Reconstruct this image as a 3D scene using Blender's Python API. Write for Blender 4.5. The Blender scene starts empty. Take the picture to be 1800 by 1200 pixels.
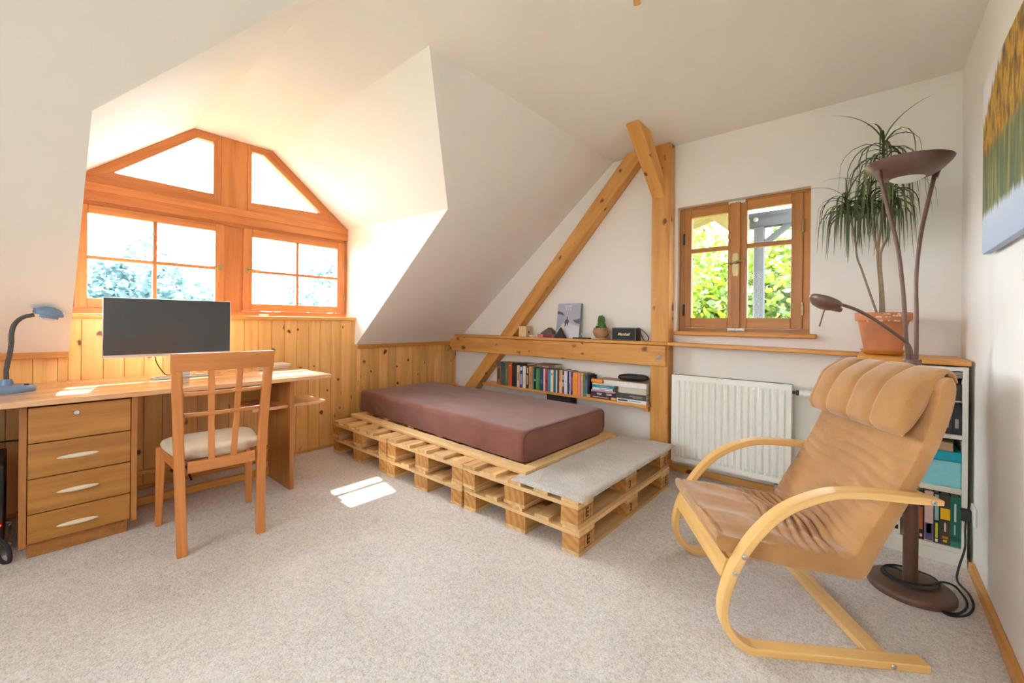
import bpy, bmesh, math, random
from mathutils import Vector, Matrix, Euler, noise
C = bpy.context.scene.collection
PI = math.pi
R = math.radians
V = Vector
rng = random.Random(7)

# ------------------------------------------------------------------ node helpers
def new_mat(name):
    m = bpy.data.materials.new(name)
    m.use_nodes = True
    nt = m.node_tree
    for n in list(nt.nodes):
        nt.nodes.remove(n)
    out = nt.nodes.new('ShaderNodeOutputMaterial')
    return m, nt, out

def N(nt, kind, **kw):
    n = nt.nodes.new('ShaderNode' + kind)
    for k, v in kw.items():
        if k in n.inputs.keys():
            n.inputs[k].default_value = v
        else:
            setattr(n, k, v)
    return n

def L(nt, a, b):
    nt.links.new(a, b)

def math_node(nt, op, a, b=None, clamp=False):
    n = nt.nodes.new('ShaderNodeMath')
    n.operation = op
    n.use_clamp = clamp
    for i, x in enumerate((a, b)):
        if x is None:
            continue
        if isinstance(x, (int, float)):
            n.inputs[i].default_value = x
        else:
            L(nt, x, n.inputs[i])
    return n.outputs[0]

def mix_rgb(nt, fac, a, b, blend='MIX'):
    n = nt.nodes.new('ShaderNodeMix')
    n.data_type = 'RGBA'
    n.blend_type = blend
    n.clamp_factor = True
    for i, x in ((0, fac), (6, a), (7, b)):
        if isinstance(x, (int, float)):
            n.inputs[i].default_value = x
        elif isinstance(x, (tuple, list)):
            n.inputs[i].default_value = (x[0], x[1], x[2], 1)
        else:
            L(nt, x, n.inputs[i])
    return n.outputs[2]

def ramp(nt, fac, stops):
    n = nt.nodes.new('ShaderNodeValToRGB')
    cr = n.color_ramp
    while len(cr.elements) < len(stops):
        cr.elements.new(0.5)
    for e, (p, c) in zip(cr.elements, stops):
        e.position = p
        e.color = (c[0], c[1], c[2], 1)
    L(nt, fac, n.inputs[0])
    return n.outputs[0]

def srgb(r, g, b):
    def f(c):
        c /= 255.0
        return c / 12.92 if c <= 0.04045 else ((c + 0.055) / 1.055) ** 2.4
    return (f(r), f(g), f(b))

def bsdf(nt, out, color, rough=0.5, metal=0.0, spec=0.5, sheen=0.0, coat=0.0, trans=0.0):
    b = nt.nodes.new('ShaderNodeBsdfPrincipled')
    if isinstance(color, (tuple, list)):
        b.inputs['Base Color'].default_value = (color[0], color[1], color[2], 1)
    else:
        L(nt, color, b.inputs['Base Color'])
    if isinstance(rough, (int, float)):
        b.inputs['Roughness'].default_value = rough
    else:
        L(nt, rough, b.inputs['Roughness'])
    b.inputs['Metallic'].default_value = metal
    b.inputs['Specular IOR Level'].default_value = spec
    b.inputs['Sheen Weight'].default_value = sheen
    b.inputs['Coat Weight'].default_value = coat
    b.inputs['Coat Roughness'].default_value = 0.15
    b.inputs['Transmission Weight'].default_value = trans
    L(nt, b.outputs[0], out.inputs[0])
    return b

def bump(nt, b, height, strength=0.2, dist=0.01):
    n = nt.nodes.new('ShaderNodeBump')
    n.inputs['Strength'].default_value = strength
    n.inputs['Distance'].default_value = dist
    L(nt, height, n.inputs['Height'])
    L(nt, n.outputs[0], b.inputs['Normal'])

def plain(name, color, rough=0.5, metal=0.0, spec=0.5, noise_amt=0.06, noise_scale=25.0, bump_s=0.0, sheen=0.0, coat=0.0, bscale=None):
    m, nt, out = new_mat(name)
    tc = N(nt, 'TexCoord')
    nz = N(nt, 'TexNoise', Scale=noise_scale, Detail=3.0)
    L(nt, tc.outputs['Object'], nz.inputs['Vector'])
    dark = tuple(c * (1 - noise_amt) for c in color)
    light = tuple(min(1, c * (1 + noise_amt)) for c in color)
    col = ramp(nt, nz.outputs[0], [(0.3, dark), (0.7, light)])
    b = bsdf(nt, out, col, rough, metal, spec, sheen, coat)
    if bump_s:
        nb = N(nt, 'TexNoise', Scale=bscale or noise_scale * 4, Detail=3.0)
        L(nt, tc.outputs['Object'], nb.inputs['Vector'])
        bump(nt, b, nb.outputs[0], bump_s, 0.005)
    return m

def wood(name, dark, light, knot=None, rough=0.45, vary=0.25, fine=1.0, ring=0.5, coat=0.0, along=1.0, spec=0.5, knot_amt=0.5, bump_s=0.05, ks=1.0):
    """timber: grain runs along the x of the mesh's own 'grain' attribute, every board a little different"""
    m, nt, out = new_mat(name)
    at = N(nt, 'Attribute', attribute_name='grain')
    rn = N(nt, 'Attribute', attribute_name='rnd')
    mp = N(nt, 'Mapping')
    mp.inputs['Scale'].default_value = (1.1 * along, 14 * fine, 14 * fine)
    L(nt, at.outputs['Vector'], mp.inputs['Vector'])
    n1 = N(nt, 'TexNoise', Scale=1.0, Detail=4.0, Roughness=0.6, Distortion=0.6)
    L(nt, mp.outputs[0], n1.inputs['Vector'])
    mp2 = N(nt, 'Mapping')
    mp2.inputs['Scale'].default_value = (4 * along, 160 * fine, 160 * fine)
    L(nt, at.outputs['Vector'], mp2.inputs['Vector'])
    n2 = N(nt, 'TexNoise', Scale=1.0, Detail=2.0)
    L(nt, mp2.outputs[0], n2.inputs['Vector'])
    w = N(nt, 'TexWave', wave_type='RINGS', rings_direction='X')
    w.inputs['Scale'].default_value = 0.5
    w.inputs['Distortion'].default_value = 3.0
    w.inputs['Detail'].default_value = 2.0
    L(nt, mp.outputs[0], w.inputs['Vector'])
    f = math_node(nt, 'ADD', math_node(nt, 'MULTIPLY', n1.outputs[0], 1.0 - 0.35 * ring), math_node(nt, 'MULTIPLY', n2.outputs[0], 0.25))
    f = math_node(nt, 'ADD', f, math_node(nt, 'MULTIPLY', math_node(nt, 'SUBTRACT', w.outputs['Fac'], 0.5), 0.25 * ring))
    col = ramp(nt, f, [(0.3, dark), (0.72, light)])
    val = math_node(nt, 'ADD', math_node(nt, 'MULTIPLY', math_node(nt, 'SUBTRACT', rn.outputs['Fac'], 0.5), vary), 1.0)
    hsv = N(nt, 'HueSaturation')
    L(nt, col, hsv.inputs['Color'])
    L(nt, val, hsv.inputs['Value'])
    col = hsv.outputs[0]
    if knot:
        mk = N(nt, 'Mapping')
        mk.inputs['Scale'].default_value = (8.0, 11.0, 11.0)
        L(nt, at.outputs['Vector'], mk.inputs['Vector'])
        nd = N(nt, 'TexNoise', Scale=2.5, Detail=2.0)
        L(nt, mk.outputs[0], nd.inputs['Vector'])
        vm = nt.nodes.new('ShaderNodeVectorMath')
        vm.operation = 'MULTIPLY_ADD'
        L(nt, nd.outputs['Color'], vm.inputs[0])
        vm.inputs[1].default_value = (0.35, 0.35, 0.35)
        L(nt, mk.outputs[0], vm.inputs[2])
        vo = N(nt, 'TexVoronoi', Scale=1.0)
        L(nt, vm.outputs[0], vo.inputs['Vector'])
        sep = N(nt, 'SeparateColor')
        L(nt, vo.outputs['Color'], sep.inputs[0])
        gate = math_node(nt, 'LESS_THAN', sep.outputs[0], knot_amt)
        size = math_node(nt, 'ADD', math_node(nt, 'MULTIPLY', sep.outputs[1], 0.14 * ks), 0.05 * ks)
        k = math_node(nt, 'SUBTRACT', 1.0, math_node(nt, 'DIVIDE', vo.outputs['Distance'], size), True)
        k = math_node(nt, 'MULTIPLY', math_node(nt, 'MULTIPLY', k, 2.2, True), gate)
        col = mix_rgb(nt, k, col, knot)
    b = bsdf(nt, out, col, rough, spec=spec, coat=coat)
    if bump_s:
        bump(nt, b, n2.outputs[0], bump_s, 0.002)
    return m

def fabric(name, dark, light, scale=6.0, rough=0.85, sheen=0.3, bump_s=0.25, weave=350.0):
    m, nt, out = new_mat(name)
    tc = N(nt, 'TexCoord')
    nz = N(nt, 'TexNoise', Scale=scale, Detail=6.0, Roughness=0.6)
    L(nt, tc.outputs['Object'], nz.inputs['Vector'])
    nw = N(nt, 'TexNoise', Scale=weave, Detail=2.0)
    L(nt, tc.outputs['Object'], nw.inputs['Vector'])
    f = math_node(nt, 'ADD', math_node(nt, 'MULTIPLY', nz.outputs[0], 0.75), math_node(nt, 'MULTIPLY', nw.outputs[0], 0.25))
    col = ramp(nt, f, [(0.35, dark), (0.65, light)])
    b = bsdf(nt, out, col, rough, spec=0.25, sheen=sheen)
    bump(nt, b, nw.outputs[0], bump_s, 0.002)
    return m

def glass(name, tint=(1, 1, 1), refl=0.08):
    m, nt, out = new_mat(name)
    t = N(nt, 'BsdfTransparent')
    t.inputs[0].default_value = (tint[0], tint[1], tint[2], 1)
    g = N(nt, 'BsdfGlossy')
    g.inputs['Roughness'].default_value = 0.02
    lw = N(nt, 'LayerWeight')
    lw.inputs['Blend'].default_value = 0.2
    mx = N(nt, 'MixShader')
    L(nt, math_node(nt, 'MULTIPLY', lw.outputs['Fresnel'], refl * 5, True), mx.inputs[0])
    L(nt, t.outputs[0], mx.inputs[1])
    L(nt, g.outputs[0], mx.inputs[2])
    L(nt, mx.outputs[0], out.inputs[0])
    return m

# ------------------------------------------------------------------ mesh builder
ROOT = {}

def catmull(pts, n=8):
    P = [V(p) for p in pts]
    P = [P[0] * 2 - P[1]] + P + [P[-1] * 2 - P[-2]]
    out = []
    for i in range(1, len(P) - 2):
        for k in range(n):
            t = k / n
            a, b, c, d = P[i - 1], P[i], P[i + 1], P[i + 2]
            out.append(0.5 * ((2 * b) + (c - a) * t + (2 * a - 5 * b + 4 * c - d) * t * t + (3 * b - a - 3 * c + d) * t ** 3))
    out.append(P[-2].copy())
    return out

class MB:
    def __init__(self):
        self.bm = bmesh.new()
        self.g = self.bm.verts.layers.float_vector.new('grain')
        self.r = self.bm.verts.layers.float.new('rnd')
        self.mi = 0

    def _v(self, co, grain, rnd):
        v = self.bm.verts.new(co)
        v[self.g] = grain
        v[self.r] = rnd
        return v

    def _f(self, vs):
        try:
            f = self.bm.faces.new(vs)
            f.material_index = self.mi
            return f
        except ValueError:
            return None

    def obox(self, c, ax, ay, az, hx, hy, hz):
        """box from centre, three unit axes and half sizes; grain follows the longest side"""
        c = V(c); A = [V(ax).normalized(), V(ay).normalized(), V(az).normalized()]
        h = [hx, hy, hz]
        order = sorted(range(3), key=lambda i: -h[i])
        off = V((rng.uniform(0, 40), rng.uniform(0, 40), rng.uniform(0, 40)))
        rd = rng.random()
        vs = []
        for sx in (-1, 1):
            for sy in (-1, 1):
                for sz in (-1, 1):
                    l = (sx * hx, sy * hy, sz * hz)
                    co = c + A[0] * l[0] + A[1] * l[1] + A[2] * l[2]
                    vs.append(self._v(co, V((l[order[0]], l[order[1]], l[order[2]])) + off, rd))
        for q in ((0, 1, 3, 2), (4, 6, 7, 5), (0, 4, 5, 1), (2, 3, 7, 6), (0, 2, 6, 4), (1, 5, 7, 3)):
            self._f([vs[i] for i in q])
        return self

    def box(self, x0, x1, y0, y1, z0, z1):
        return self.obox(((x0 + x1) / 2, (y0 + y1) / 2, (z0 + z1) / 2), (1, 0, 0), (0, 1, 0), (0, 0, 1), (x1 - x0) / 2, (y1 - y0) / 2, (z1 - z0) / 2)

    def bar(self, p0, p1, up, w, t):
        """straight bar p0->p1, w across (perpendicular to up), t along up"""
        p0 = V(p0); p1 = V(p1); d = (p1 - p0)
        x = d.normalized(); y = V(up).cross(x).normalized(); z = x.cross(y)
        return self.obox((p0 + p1) / 2, x, y, z, d.length / 2, w / 2, t / 2)

    def prism(self, poly, vec):
        """closed polygon (3-D points) pushed along vec"""
        P = [V(p) for p in poly]; vec = V(vec)
        off = V((rng.uniform(0, 40), rng.uniform(0, 40), rng.uniform(0, 40))); rd = rng.random()
        ex = (P[1] - P[0]).normalized(); en = vec.normalized(); ey = en.cross(ex)
        # grain along the longest edge
        best = max(range(len(P)), key=lambda i: (P[(i + 1) % len(P)] - P[i]).length)
        ex = (P[(best + 1) % len(P)] - P[best]).normalized(); ey = en.cross(ex)
        def gr(p):
            q = p - P[0]
            return V((q.dot(ex), q.dot(ey), q.dot(en))) + off
        a = [self._v(p, gr(p), rd) for p in P]
        b = [self._v(p + vec, gr(p + vec), rd) for p in P]
        n = len(P)
        self._f(list(reversed(a))); self._f(b)
        for i in range(n):
            self._f([a[i], a[(i + 1) % n], b[(i + 1) % n], b[i]])
        return self

    def loft(self, rings, caps=True, closed=False, glen=None):
        """rings of equal length joined into a skin"""
        off = V((rng.uniform(0, 40), rng.uniform(0, 40), rng.uniform(0, 40))); rd = rng.random()
        s = 0.0; rows = []; prev = None
        for ring in rings:
            ring = [V(p) for p in ring]
            c = sum(ring, V()) / len(ring)
            if prev is not None:
                s += (c - prev).length
            prev = c
            row = []; peri = 0.0
            for i, p in enumerate(ring):
                if i:
                    peri += (p - ring[i - 1]).length
                row.append(self._v(p, V((s, peri, 0.0)) + off, rd))
            rows.append(row)
        n = len(rows[0])
        m = len(rows)
        for i in range(m if closed else m - 1):
            A = rows[i]; B = rows[(i + 1) % m]
            for k in range(n):
                self._f([A[k], A[(k + 1) % n], B[(k + 1) % n], B[k]])
        if caps and not closed:
            self._f(list(reversed(rows[0]))); self._f(rows[-1])
        return self

    def tube(self, pts, r, n=10, closed=False, caps=True):
        P = [V(p) for p in pts]
        m = len(P)
        rs = r if isinstance(r, (list, tuple)) else [r] * m
        rings = []
        ref = None
        for i in range(m):
            if closed:
                t = (P[(i + 1) % m] - P[i - 1]).normalized()
            else:
                t = (P[min(i + 1, m - 1)] - P[max(i - 1, 0)]).normalized()
            if ref is None:
                ref = t.orthogonal().normalized()
            ref = (ref - t * ref.dot(t))
            ref = ref.normalized() if ref.length > 1e-6 else t.orthogonal().normalized()
            b = t.cross(ref)
            rings.append([P[i] + ref * math.cos(2 * PI * k / n) * rs[i] + b * math.sin(2 * PI * k / n) * rs[i] for k in range(n)])
        return self.loft(rings, caps, closed)

    def sweep(self, pts, wdir, w, t):
        """rectangular strap along a planar path: w along wdir, t across it; w, t may be lists"""
        P = [V(p) for p in pts]; wd = V(wdir).normalized(); m = len(P)
        ws = w if isinstance(w, (list, tuple)) else [w] * m
        ts = t if isinstance(t, (list, tuple)) else [t] * m
        rings = []
        for i in range(m):
            tg = (P[min(i + 1, m - 1)] - P[max(i - 1, 0)]).normalized()
            nn = tg.cross(wd).normalized()
            a = wd * ws[i] / 2; b = nn * ts[i] / 2
            rings.append([P[i] - a - b, P[i] + a - b, P[i] + a + b, P[i] - a + b])
        return self.loft(rings)

    def lathe(self, prof, c=(0, 0, 0), n=32, M=None):
        """prof: (radius, height) from bottom to top around a local z axis"""
        M = M or Matrix.Identity(3); c = V(c)
        rings = []
        for (r, z) in prof:
            r = max(r, 1e-4)
            rings.append([c + M @ V((r * math.cos(2 * PI * k / n), r * math.sin(2 * PI * k / n), z)) for k in range(n)])
        return self.loft(rings)

    def ellipsoid(self, c, rx, ry, rz, n=20, m=12, M=None, f=None):
        M = M or Matrix.Identity(3); c = V(c)
        rings = []
        for i in range(m + 1):
            a = -PI / 2 + PI * i / m
            cr = max(math.cos(a), 1e-3)
            ring = []
            for k in range(n):
                u = V((cr * math.cos(2 * PI * k / n), cr * math.sin(2 * PI * k / n), math.sin(a)))
                s = f(u) if f else 1.0
                ring.append(c + M @ V((u.x * rx * s, u.y * ry * s, u.z * rz * s)))
            rings.append(ring)
        return self.loft(rings)

    def rbox(self, x0, x1, y0, y1, z0, z1, r, nx=12, ny=12, nz=6, disp=None):
        """soft box with rounded edges on a fine grid"""
        lo = V((x0, y0, z0)); hi = V((x1, y1, z1)); cache = {}
        off = V((rng.uniform(0, 40), 0, 0)); rd = rng.random()
        def coords(a, b, n):
            # extra stations near the ends so the rounding is smooth
            s = sorted(set([0, r * 0.15, r * 0.4, r * 0.7, r] + [r + (b - a - 2 * r) * i / n for i in range(n + 1)] + [b - a - r * q for q in (0, 0.15, 0.4, 0.7, 1)]))
            res = []
            for q in s:
                if not res or q - res[-1] > 1e-5:
                    res.append(q)
            return [a + q for q in res]
        X, Y, Z = coords(x0, x1, nx), coords(y0, y1, ny), coords(z0, z1, nz)
        def vert(i, j, k):
            key = (i, j, k)
            if key not in cache:
                p = V((X[i], Y[j], Z[k]))
                q = V((min(max(p.x, x0 + r), x1 - r), min(max(p.y, y0 + r), y1 - r), min(max(p.z, z0 + r), z1 - r)))
                d = p - q
                if d.length > 1e-7:
                    nrm = d.normalized(); co = q + nrm * r
                else:
                    nrm = V((0, 0, 1)); co = p
                if disp:
                    co = co + disp(co, nrm)
                cache[key] = self._v(co, co + off, rd)
            return cache[key]
        a, b, c = len(X) - 1, len(Y) - 1, len(Z) - 1
        for i in range(a):
            for j in range(b):
                self._f([vert(i, j, 0), vert(i, j + 1, 0), vert(i + 1, j + 1, 0), vert(i + 1, j, 0)])
                self._f([vert(i, j, c), vert(i + 1, j, c), vert(i + 1, j + 1, c), vert(i, j + 1, c)])
        for i in range(a):
            for k in range(c):
                self._f([vert(i, 0, k), vert(i + 1, 0, k), vert(i + 1, 0, k + 1), vert(i, 0, k + 1)])
                self._f([vert(i, b, k), vert(i, b, k + 1), vert(i + 1, b, k + 1), vert(i + 1, b, k)])
        for j in range(b):
            for k in range(c):
                self._f([vert(0, j, k), vert(0, j, k + 1), vert(0, j + 1, k + 1), vert(0, j + 1, k)])
                self._f([vert(a, j, k), vert(a, j + 1, k), vert(a, j + 1, k + 1), vert(a, j, k + 1)])
        return self

    def quad(self, a, b, c, d):
        off = V((rng.uniform(0, 40), 0, 0)); rd = rng.random()
        vs = [self._v(p, V(p) + off, rd) for p in (a, b, c, d)]
        self._f(vs)
        return self

    def poly(self, pts, rnd=None):
        rd = rng.random() if rnd is None else rnd
        self._f([self._v(p, V(p), rd) for p in pts])
        return self

    def text(self, s, M, size, depth=0.001, shear=0.0, bold=0.0):
        cu = bpy.data.curves.new('lettering', 'FONT')
        cu.body = s; cu.size = size; cu.extrude = depth; cu.align_x = 'CENTER'; cu.align_y = 'CENTER'; cu.shear = shear; cu.offset = bold
        cu.resolution_u = 3
        o = bpy.data.objects.new('lettering', cu)
        C.objects.link(o)
        dg = bpy.context.evaluated_depsgraph_get()
        me = bpy.data.meshes.new_from_object(o.evaluated_get(dg))
        bpy.data.objects.remove(o); bpy.data.curves.remove(cu)
        vs = [self._v(M @ v.co, V(v.co), 0.5) for v in me.vertices]
        for p in me.polygons:
            self._f([vs[i] for i in p.vertices])
        bpy.data.meshes.remove(me)
        return self

    def build(self, name, mats, parent=None, origin=None, bevel=0.0, seg=2, smooth=True, angle=40, local=False):
        bm = self.bm
        bmesh.ops.recalc_face_normals(bm, faces=bm.faces)
        me = bpy.data.meshes.new(name)
        bm.to_mesh(me); bm.free()
        for m in (mats if isinstance(mats, (list, tuple)) else [mats]):
            me.materials.append(m)
        if parent is not None:
            W = ROOT[parent]
        else:
            if origin is None:
                xs = [v.co.x for v in me.vertices]; ys = [v.co.y for v in me.vertices]; zs = [v.co.z for v in me.vertices]
                origin = ((min(xs) + max(xs)) / 2, (min(ys) + max(ys)) / 2, min(zs))
            W = Matrix.Translation(origin)
        if not local:
            me.transform(W.inverted())
        if smooth:
            me.polygons.foreach_set('use_smooth', [True] * len(me.polygons))
            me.set_sharp_from_angle(angle=R(angle))
        o = bpy.data.objects.new(name, me)
        C.objects.link(o)
        if parent is not None:
            o.parent = parent
        else:
            o.matrix_world = W
        ROOT[o] = W
        if bevel:
            md = o.modifiers.new('edge', 'BEVEL')
            md.width = bevel; md.segments = seg; md.limit_method = 'ANGLE'; md.angle_limit = R(35)
        return o

def thing(name, label, cat, loc=(0, 0, 0), rotz=0.0, group=None, kind=None):
    o = bpy.data.objects.new(name, None)
    C.objects.link(o)
    o.empty_display_size = 0.1
    W = Matrix.Translation(loc) @ Matrix.Rotation(rotz, 4, 'Z')
    o.matrix_world = W
    ROOT[o] = W
    o['label'] = label; o['category'] = cat
    if group: o['group'] = group
    if kind: o['kind'] = kind
    return o

def tag(o, label, cat, group=None, kind=None):
    o['label'] = label; o['category'] = cat
    if group: o['group'] = group
    if kind: o['kind'] = kind
    return o

def struct(o, label=None, cat=None):
    o['kind'] = 'structure'
    if label: o['label'] = label
    if cat: o['category'] = cat
    return o

def copy_thing(root, loc, rotz=0.0, label=None, group=None):
    def cp(o, parent):
        c = o.copy(); C.objects.link(c)
        if parent is not None:
            c.parent = parent
        for ch in o.children:
            cp(ch, c)
        return c
    kids = list(root.children)
    r = root.copy(); C.objects.link(r)
    r.matrix_world = Matrix.Translation(loc) @ Matrix.Rotation(rotz, 4, 'Z')
    ROOT[r] = r.matrix_world.copy()
    if label: r['label'] = label
    if group: r['group'] = group
    for ch in kids:
        cp(ch, r)
    return r

def box_obj(name, mats, dims, parent=None, bevel=0.002):
    return MB().box(*dims).build(name, mats, parent, bevel=bevel)
# ------------------------------------------------------------------ materials
M = {}
M['wall'] = plain('wall_paint', srgb(240, 237, 231), 0.9, spec=0.2, noise_amt=0.012, noise_scale=3, bump_s=0.06, bscale=160)
M['ceil'] = plain('ceiling_paint', srgb(240, 237, 231), 0.92, spec=0.2, noise_amt=0.012, noise_scale=3, bump_s=0.05, bscale=160)

def carpet():
    m, nt, out = new_mat('carpet')
    tc = N(nt, 'TexCoord')
    n1 = N(nt, 'TexNoise', Scale=190.0, Detail=3.0, Roughness=0.7)
    n2 = N(nt, 'TexNoise', Scale=2.6, Detail=4.0, Roughness=0.55, Distortion=0.4)
    n3 = N(nt, 'TexNoise', Scale=60.0, Detail=2.0)
    for n in (n1, n2, n3):
        L(nt, tc.outputs['Object'], n.inputs['Vector'])
    f = math_node(nt, 'ADD', math_node(nt, 'MULTIPLY', n1.outputs[0], 0.62), math_node(nt, 'ADD', math_node(nt, 'MULTIPLY', n2.outputs[0], 0.16), math_node(nt, 'MULTIPLY', n3.outputs[0], 0.22)))
    col = ramp(nt, f, [(0.30, srgb(164, 153, 146)), (0.5, srgb(224, 216, 209)), (0.70, srgb(252, 248, 244))])
    b = bsdf(nt, out, col, 0.95, spec=0.1, sheen=0.25)
    h = math_node(nt, 'ADD', n1.outputs[0], math_node(nt, 'MULTIPLY', n3.outputs[0], 0.6))
    bump(nt, b, h, 0.8, 0.006)
    return m
M['carpet'] = carpet()
KN = srgb(96, 52, 20)
M['panel'] = wood('pine_panelling', srgb(212, 150, 80), srgb(238, 188, 116), knot=KN, rough=0.38, vary=0.26, ring=0.35, knot_amt=0.75, ks=1.3, fine=0.9)
M['timber'] = wood('amber_timber', srgb(196, 130, 58), srgb(230, 172, 94), knot=srgb(110, 60, 22), rough=0.5, vary=0.14, ring=0.4, fine=0.5, knot_amt=0.6, ks=1.8)
M['trim'] = wood('trim_pine', srgb(176, 108, 42), srgb(212, 150, 74), rough=0.4, vary=0.1, ring=0.3)
M['ledge'] = wood('ledge_pine', srgb(196, 128, 50), srgb(226, 164, 84), rough=0.4, vary=0.1, ring=0.3)
M['winwood'] = wood('window_wood', srgb(180, 104, 52), srgb(212, 138, 78), rough=0.4, vary=0.16, ring=0.25)
M['win2wood'] = wood('casement_wood', srgb(158, 98, 36), srgb(196, 130, 58), rough=0.4, vary=0.16, ring=0.25)
M['desktop'] = wood('desk_top_veneer', srgb(186, 128, 80), srgb(222, 172, 124), rough=0.26, vary=0.05, ring=0.2, coat=0.5, fine=0.5)
M['desk'] = wood('oak_veneer', srgb(152, 96, 36), srgb(194, 136, 62), rough=0.42, vary=0.12, ring=0.5, fine=0.8)
M['deskedge'] = wood('oak_edge', srgb(150, 92, 42), srgb(186, 124, 64), rough=0.45, vary=0.12, ring=0.4)
M['chair'] = wood('beech_stained', srgb(184, 108, 50), srgb(214, 138, 72), rough=0.38, vary=0.08, ring=0.2, fine=0.8, coat=0.1)
M['bent'] = wood('bent_birch', srgb(212, 158, 86), srgb(236, 192, 122), rough=0.35, vary=0.05, ring=0.15, coat=0.15)
M['pallet'] = wood('pallet_pine', srgb(196, 146, 84), srgb(236, 200, 146), knot=srgb(140, 88, 42), rough=0.7, vary=0.3, ring=0.5, fine=0.8, knot_amt=0.22, bump_s=0.2)
M['block'] = wood('pallet_block', srgb(186, 126, 62), srgb(220, 166, 98), rough=0.75, vary=0.25, ring=0.9, fine=1.2, bump_s=0.2)
M['plank'] = wood('base_plank', srgb(206, 160, 98), srgb(240, 206, 152), knot=srgb(150, 96, 46), rough=0.65, vary=0.1, ring=0.4, knot_amt=0.15)
M['greywood'] = wood('weathered_post', srgb(56, 55, 57), srgb(82, 80, 82), rough=0.8, vary=0.15)
M['eave'] = wood('soffit_boards', srgb(118, 94, 48), srgb(142, 118, 68), rough=0.7, vary=0.12)
M['suede'] = fabric('tan_suede', srgb(170, 122, 72), srgb(194, 146, 94), scale=5, sheen=0.4)
M['sheet'] = fabric('brown_sheet', srgb(110, 63, 51), srgb(136, 83, 68), scale=3, sheen=0.28, bump_s=0.12, weave=600)
M['piping'] = fabric('brown_piping', srgb(76, 42, 34), srgb(92, 54, 44), scale=3)
M['seatpad'] = fabric('cream_seat', srgb(196, 180, 158), srgb(216, 202, 182), scale=5, sheen=0.2)
M['white'] = plain('white_lacquer', srgb(238, 238, 232), 0.35, noise_amt=0.01)
M['shelfwhite'] = plain('white_laminate', srgb(236, 236, 226), 0.45, noise_amt=0.012)
M['rad'] = plain('radiator_enamel', srgb(240, 240, 234), 0.3, noise_amt=0.008)
M['grille'] = plain('grille_grey', srgb(150, 150, 146), 0.5, noise_amt=0.05)
M['black'] = plain('black_plastic', srgb(34, 34, 36), 0.45, noise_amt=0.1)
M['blackfab'] = plain('black_grille_cloth', srgb(30, 34, 38), 0.7, noise_amt=0.2, noise_scale=300)
M['dark'] = plain('dark_grey', srgb(58, 56, 54), 0.6)
M['screen'] = plain('monitor_screen', srgb(52, 54, 56), 0.22, spec=0.6, noise_amt=0.02, coat=0.2)
M['silver'] = plain('silver_plastic', srgb(206, 200, 196), 0.35, metal=0.2, noise_amt=0.02)
M['lampblue'] = plain('blue_grey_plastic', srgb(112, 138, 172), 0.32, noise_amt=0.03, spec=0.6)
M['goose'] = plain('grey_gooseneck', srgb(72, 72, 74), 0.5, noise_amt=0.1)
M['bronze'] = plain('bronze_lacquer', srgb(114, 86, 74), 0.38, metal=0.3, noise_amt=0.08)
M['frost'] = plain('frosted_glass', srgb(226, 232, 220), 0.35, noise_amt=0.02)
M['steel'] = plain('bright_steel', srgb(200, 200, 200), 0.25, metal=0.9, noise_amt=0.03)
M['brass'] = plain('aged_brass', srgb(170, 150, 104), 0.35, metal=0.8, noise_amt=0.1)
M['handle'] = plain('cream_handle', srgb(232, 218, 192), 0.4, noise_amt=0.03)
M['terracotta'] = plain('terracotta', srgb(200, 128, 86), 0.85, noise_amt=0.2, noise_scale=9, bump_s=0.1)
M['saucer'] = plain('ochre_glaze', srgb(204, 144, 56), 0.4, noise_amt=0.08)
M['soil'] = plain('potting_soil', srgb(70, 50, 36), 0.95, noise_amt=0.3, noise_scale=60, bump_s=0.6)
M['stem'] = plain('dracaena_bark', srgb(150, 128, 100), 0.8, noise_amt=0.18, noise_scale=40, bump_s=0.3)
M['lime'] = plain('lime_crust', srgb(226, 206, 176), 0.9, noise_amt=0.1)

def leaf_mat(name, a, b, trans=0.35, vary=0.5):
    m, nt, out = new_mat(name)
    rn = N(nt, 'Attribute', attribute_name='rnd')
    col = ramp(nt, rn.outputs['Fac'], [(0.0, a), (1.0, b)])
    d = N(nt, 'BsdfDiffuse'); L(nt, col, d.inputs[0])
    t = N(nt, 'BsdfTranslucent'); L(nt, col, t.inputs[0])
    g = N(nt, 'BsdfGlossy'); g.inputs['Roughness'].default_value = 0.4
    mx = N(nt, 'MixShader'); mx.inputs[0].default_value = trans
    L(nt, d.outputs[0], mx.inputs[1]); L(nt, t.outputs[0], mx.inputs[2])
    m2 = N(nt, 'MixShader'); m2.inputs[0].default_value = 0.06
    L(nt, mx.outputs[0], m2.inputs[1]); L(nt, g.outputs[0], m2.inputs[2])
    L(nt, m2.outputs[0], out.inputs[0])
    return m
M['drac'] = leaf_mat('dracaena_leaf', srgb(62, 86, 48), srgb(124, 136, 88), 0.2)
M['cactus'] = plain('cactus_skin', srgb(72, 118, 44), 0.6, noise_amt=0.2, noise_scale=90, bump_s=0.3)
M['tree'] = leaf_mat('garden_leaves', srgb(54, 84, 12), srgb(128, 142, 32), 0.5)
M['treefar'] = leaf_mat('haze_tinted_leaves', srgb(64, 94, 100), srgb(110, 134, 132), 0.4)  # bluish haze of distance is put into the leaf colour
M['treedark'] = leaf_mat('conifer_leaves', srgb(40, 76, 46), srgb(80, 112, 76), 0.3)
M['bark'] = plain('tree_bark', srgb(96, 78, 62), 0.9, noise_amt=0.3)
M['lawn'] = plain('lawn', srgb(104, 112, 84), 0.95, noise_amt=0.2, noise_scale=0.6)
M['roof'] = plain('sun_shade_surface', srgb(150, 120, 100), 0.9)  # for the added slab that blocks sun outside the dormer
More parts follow.
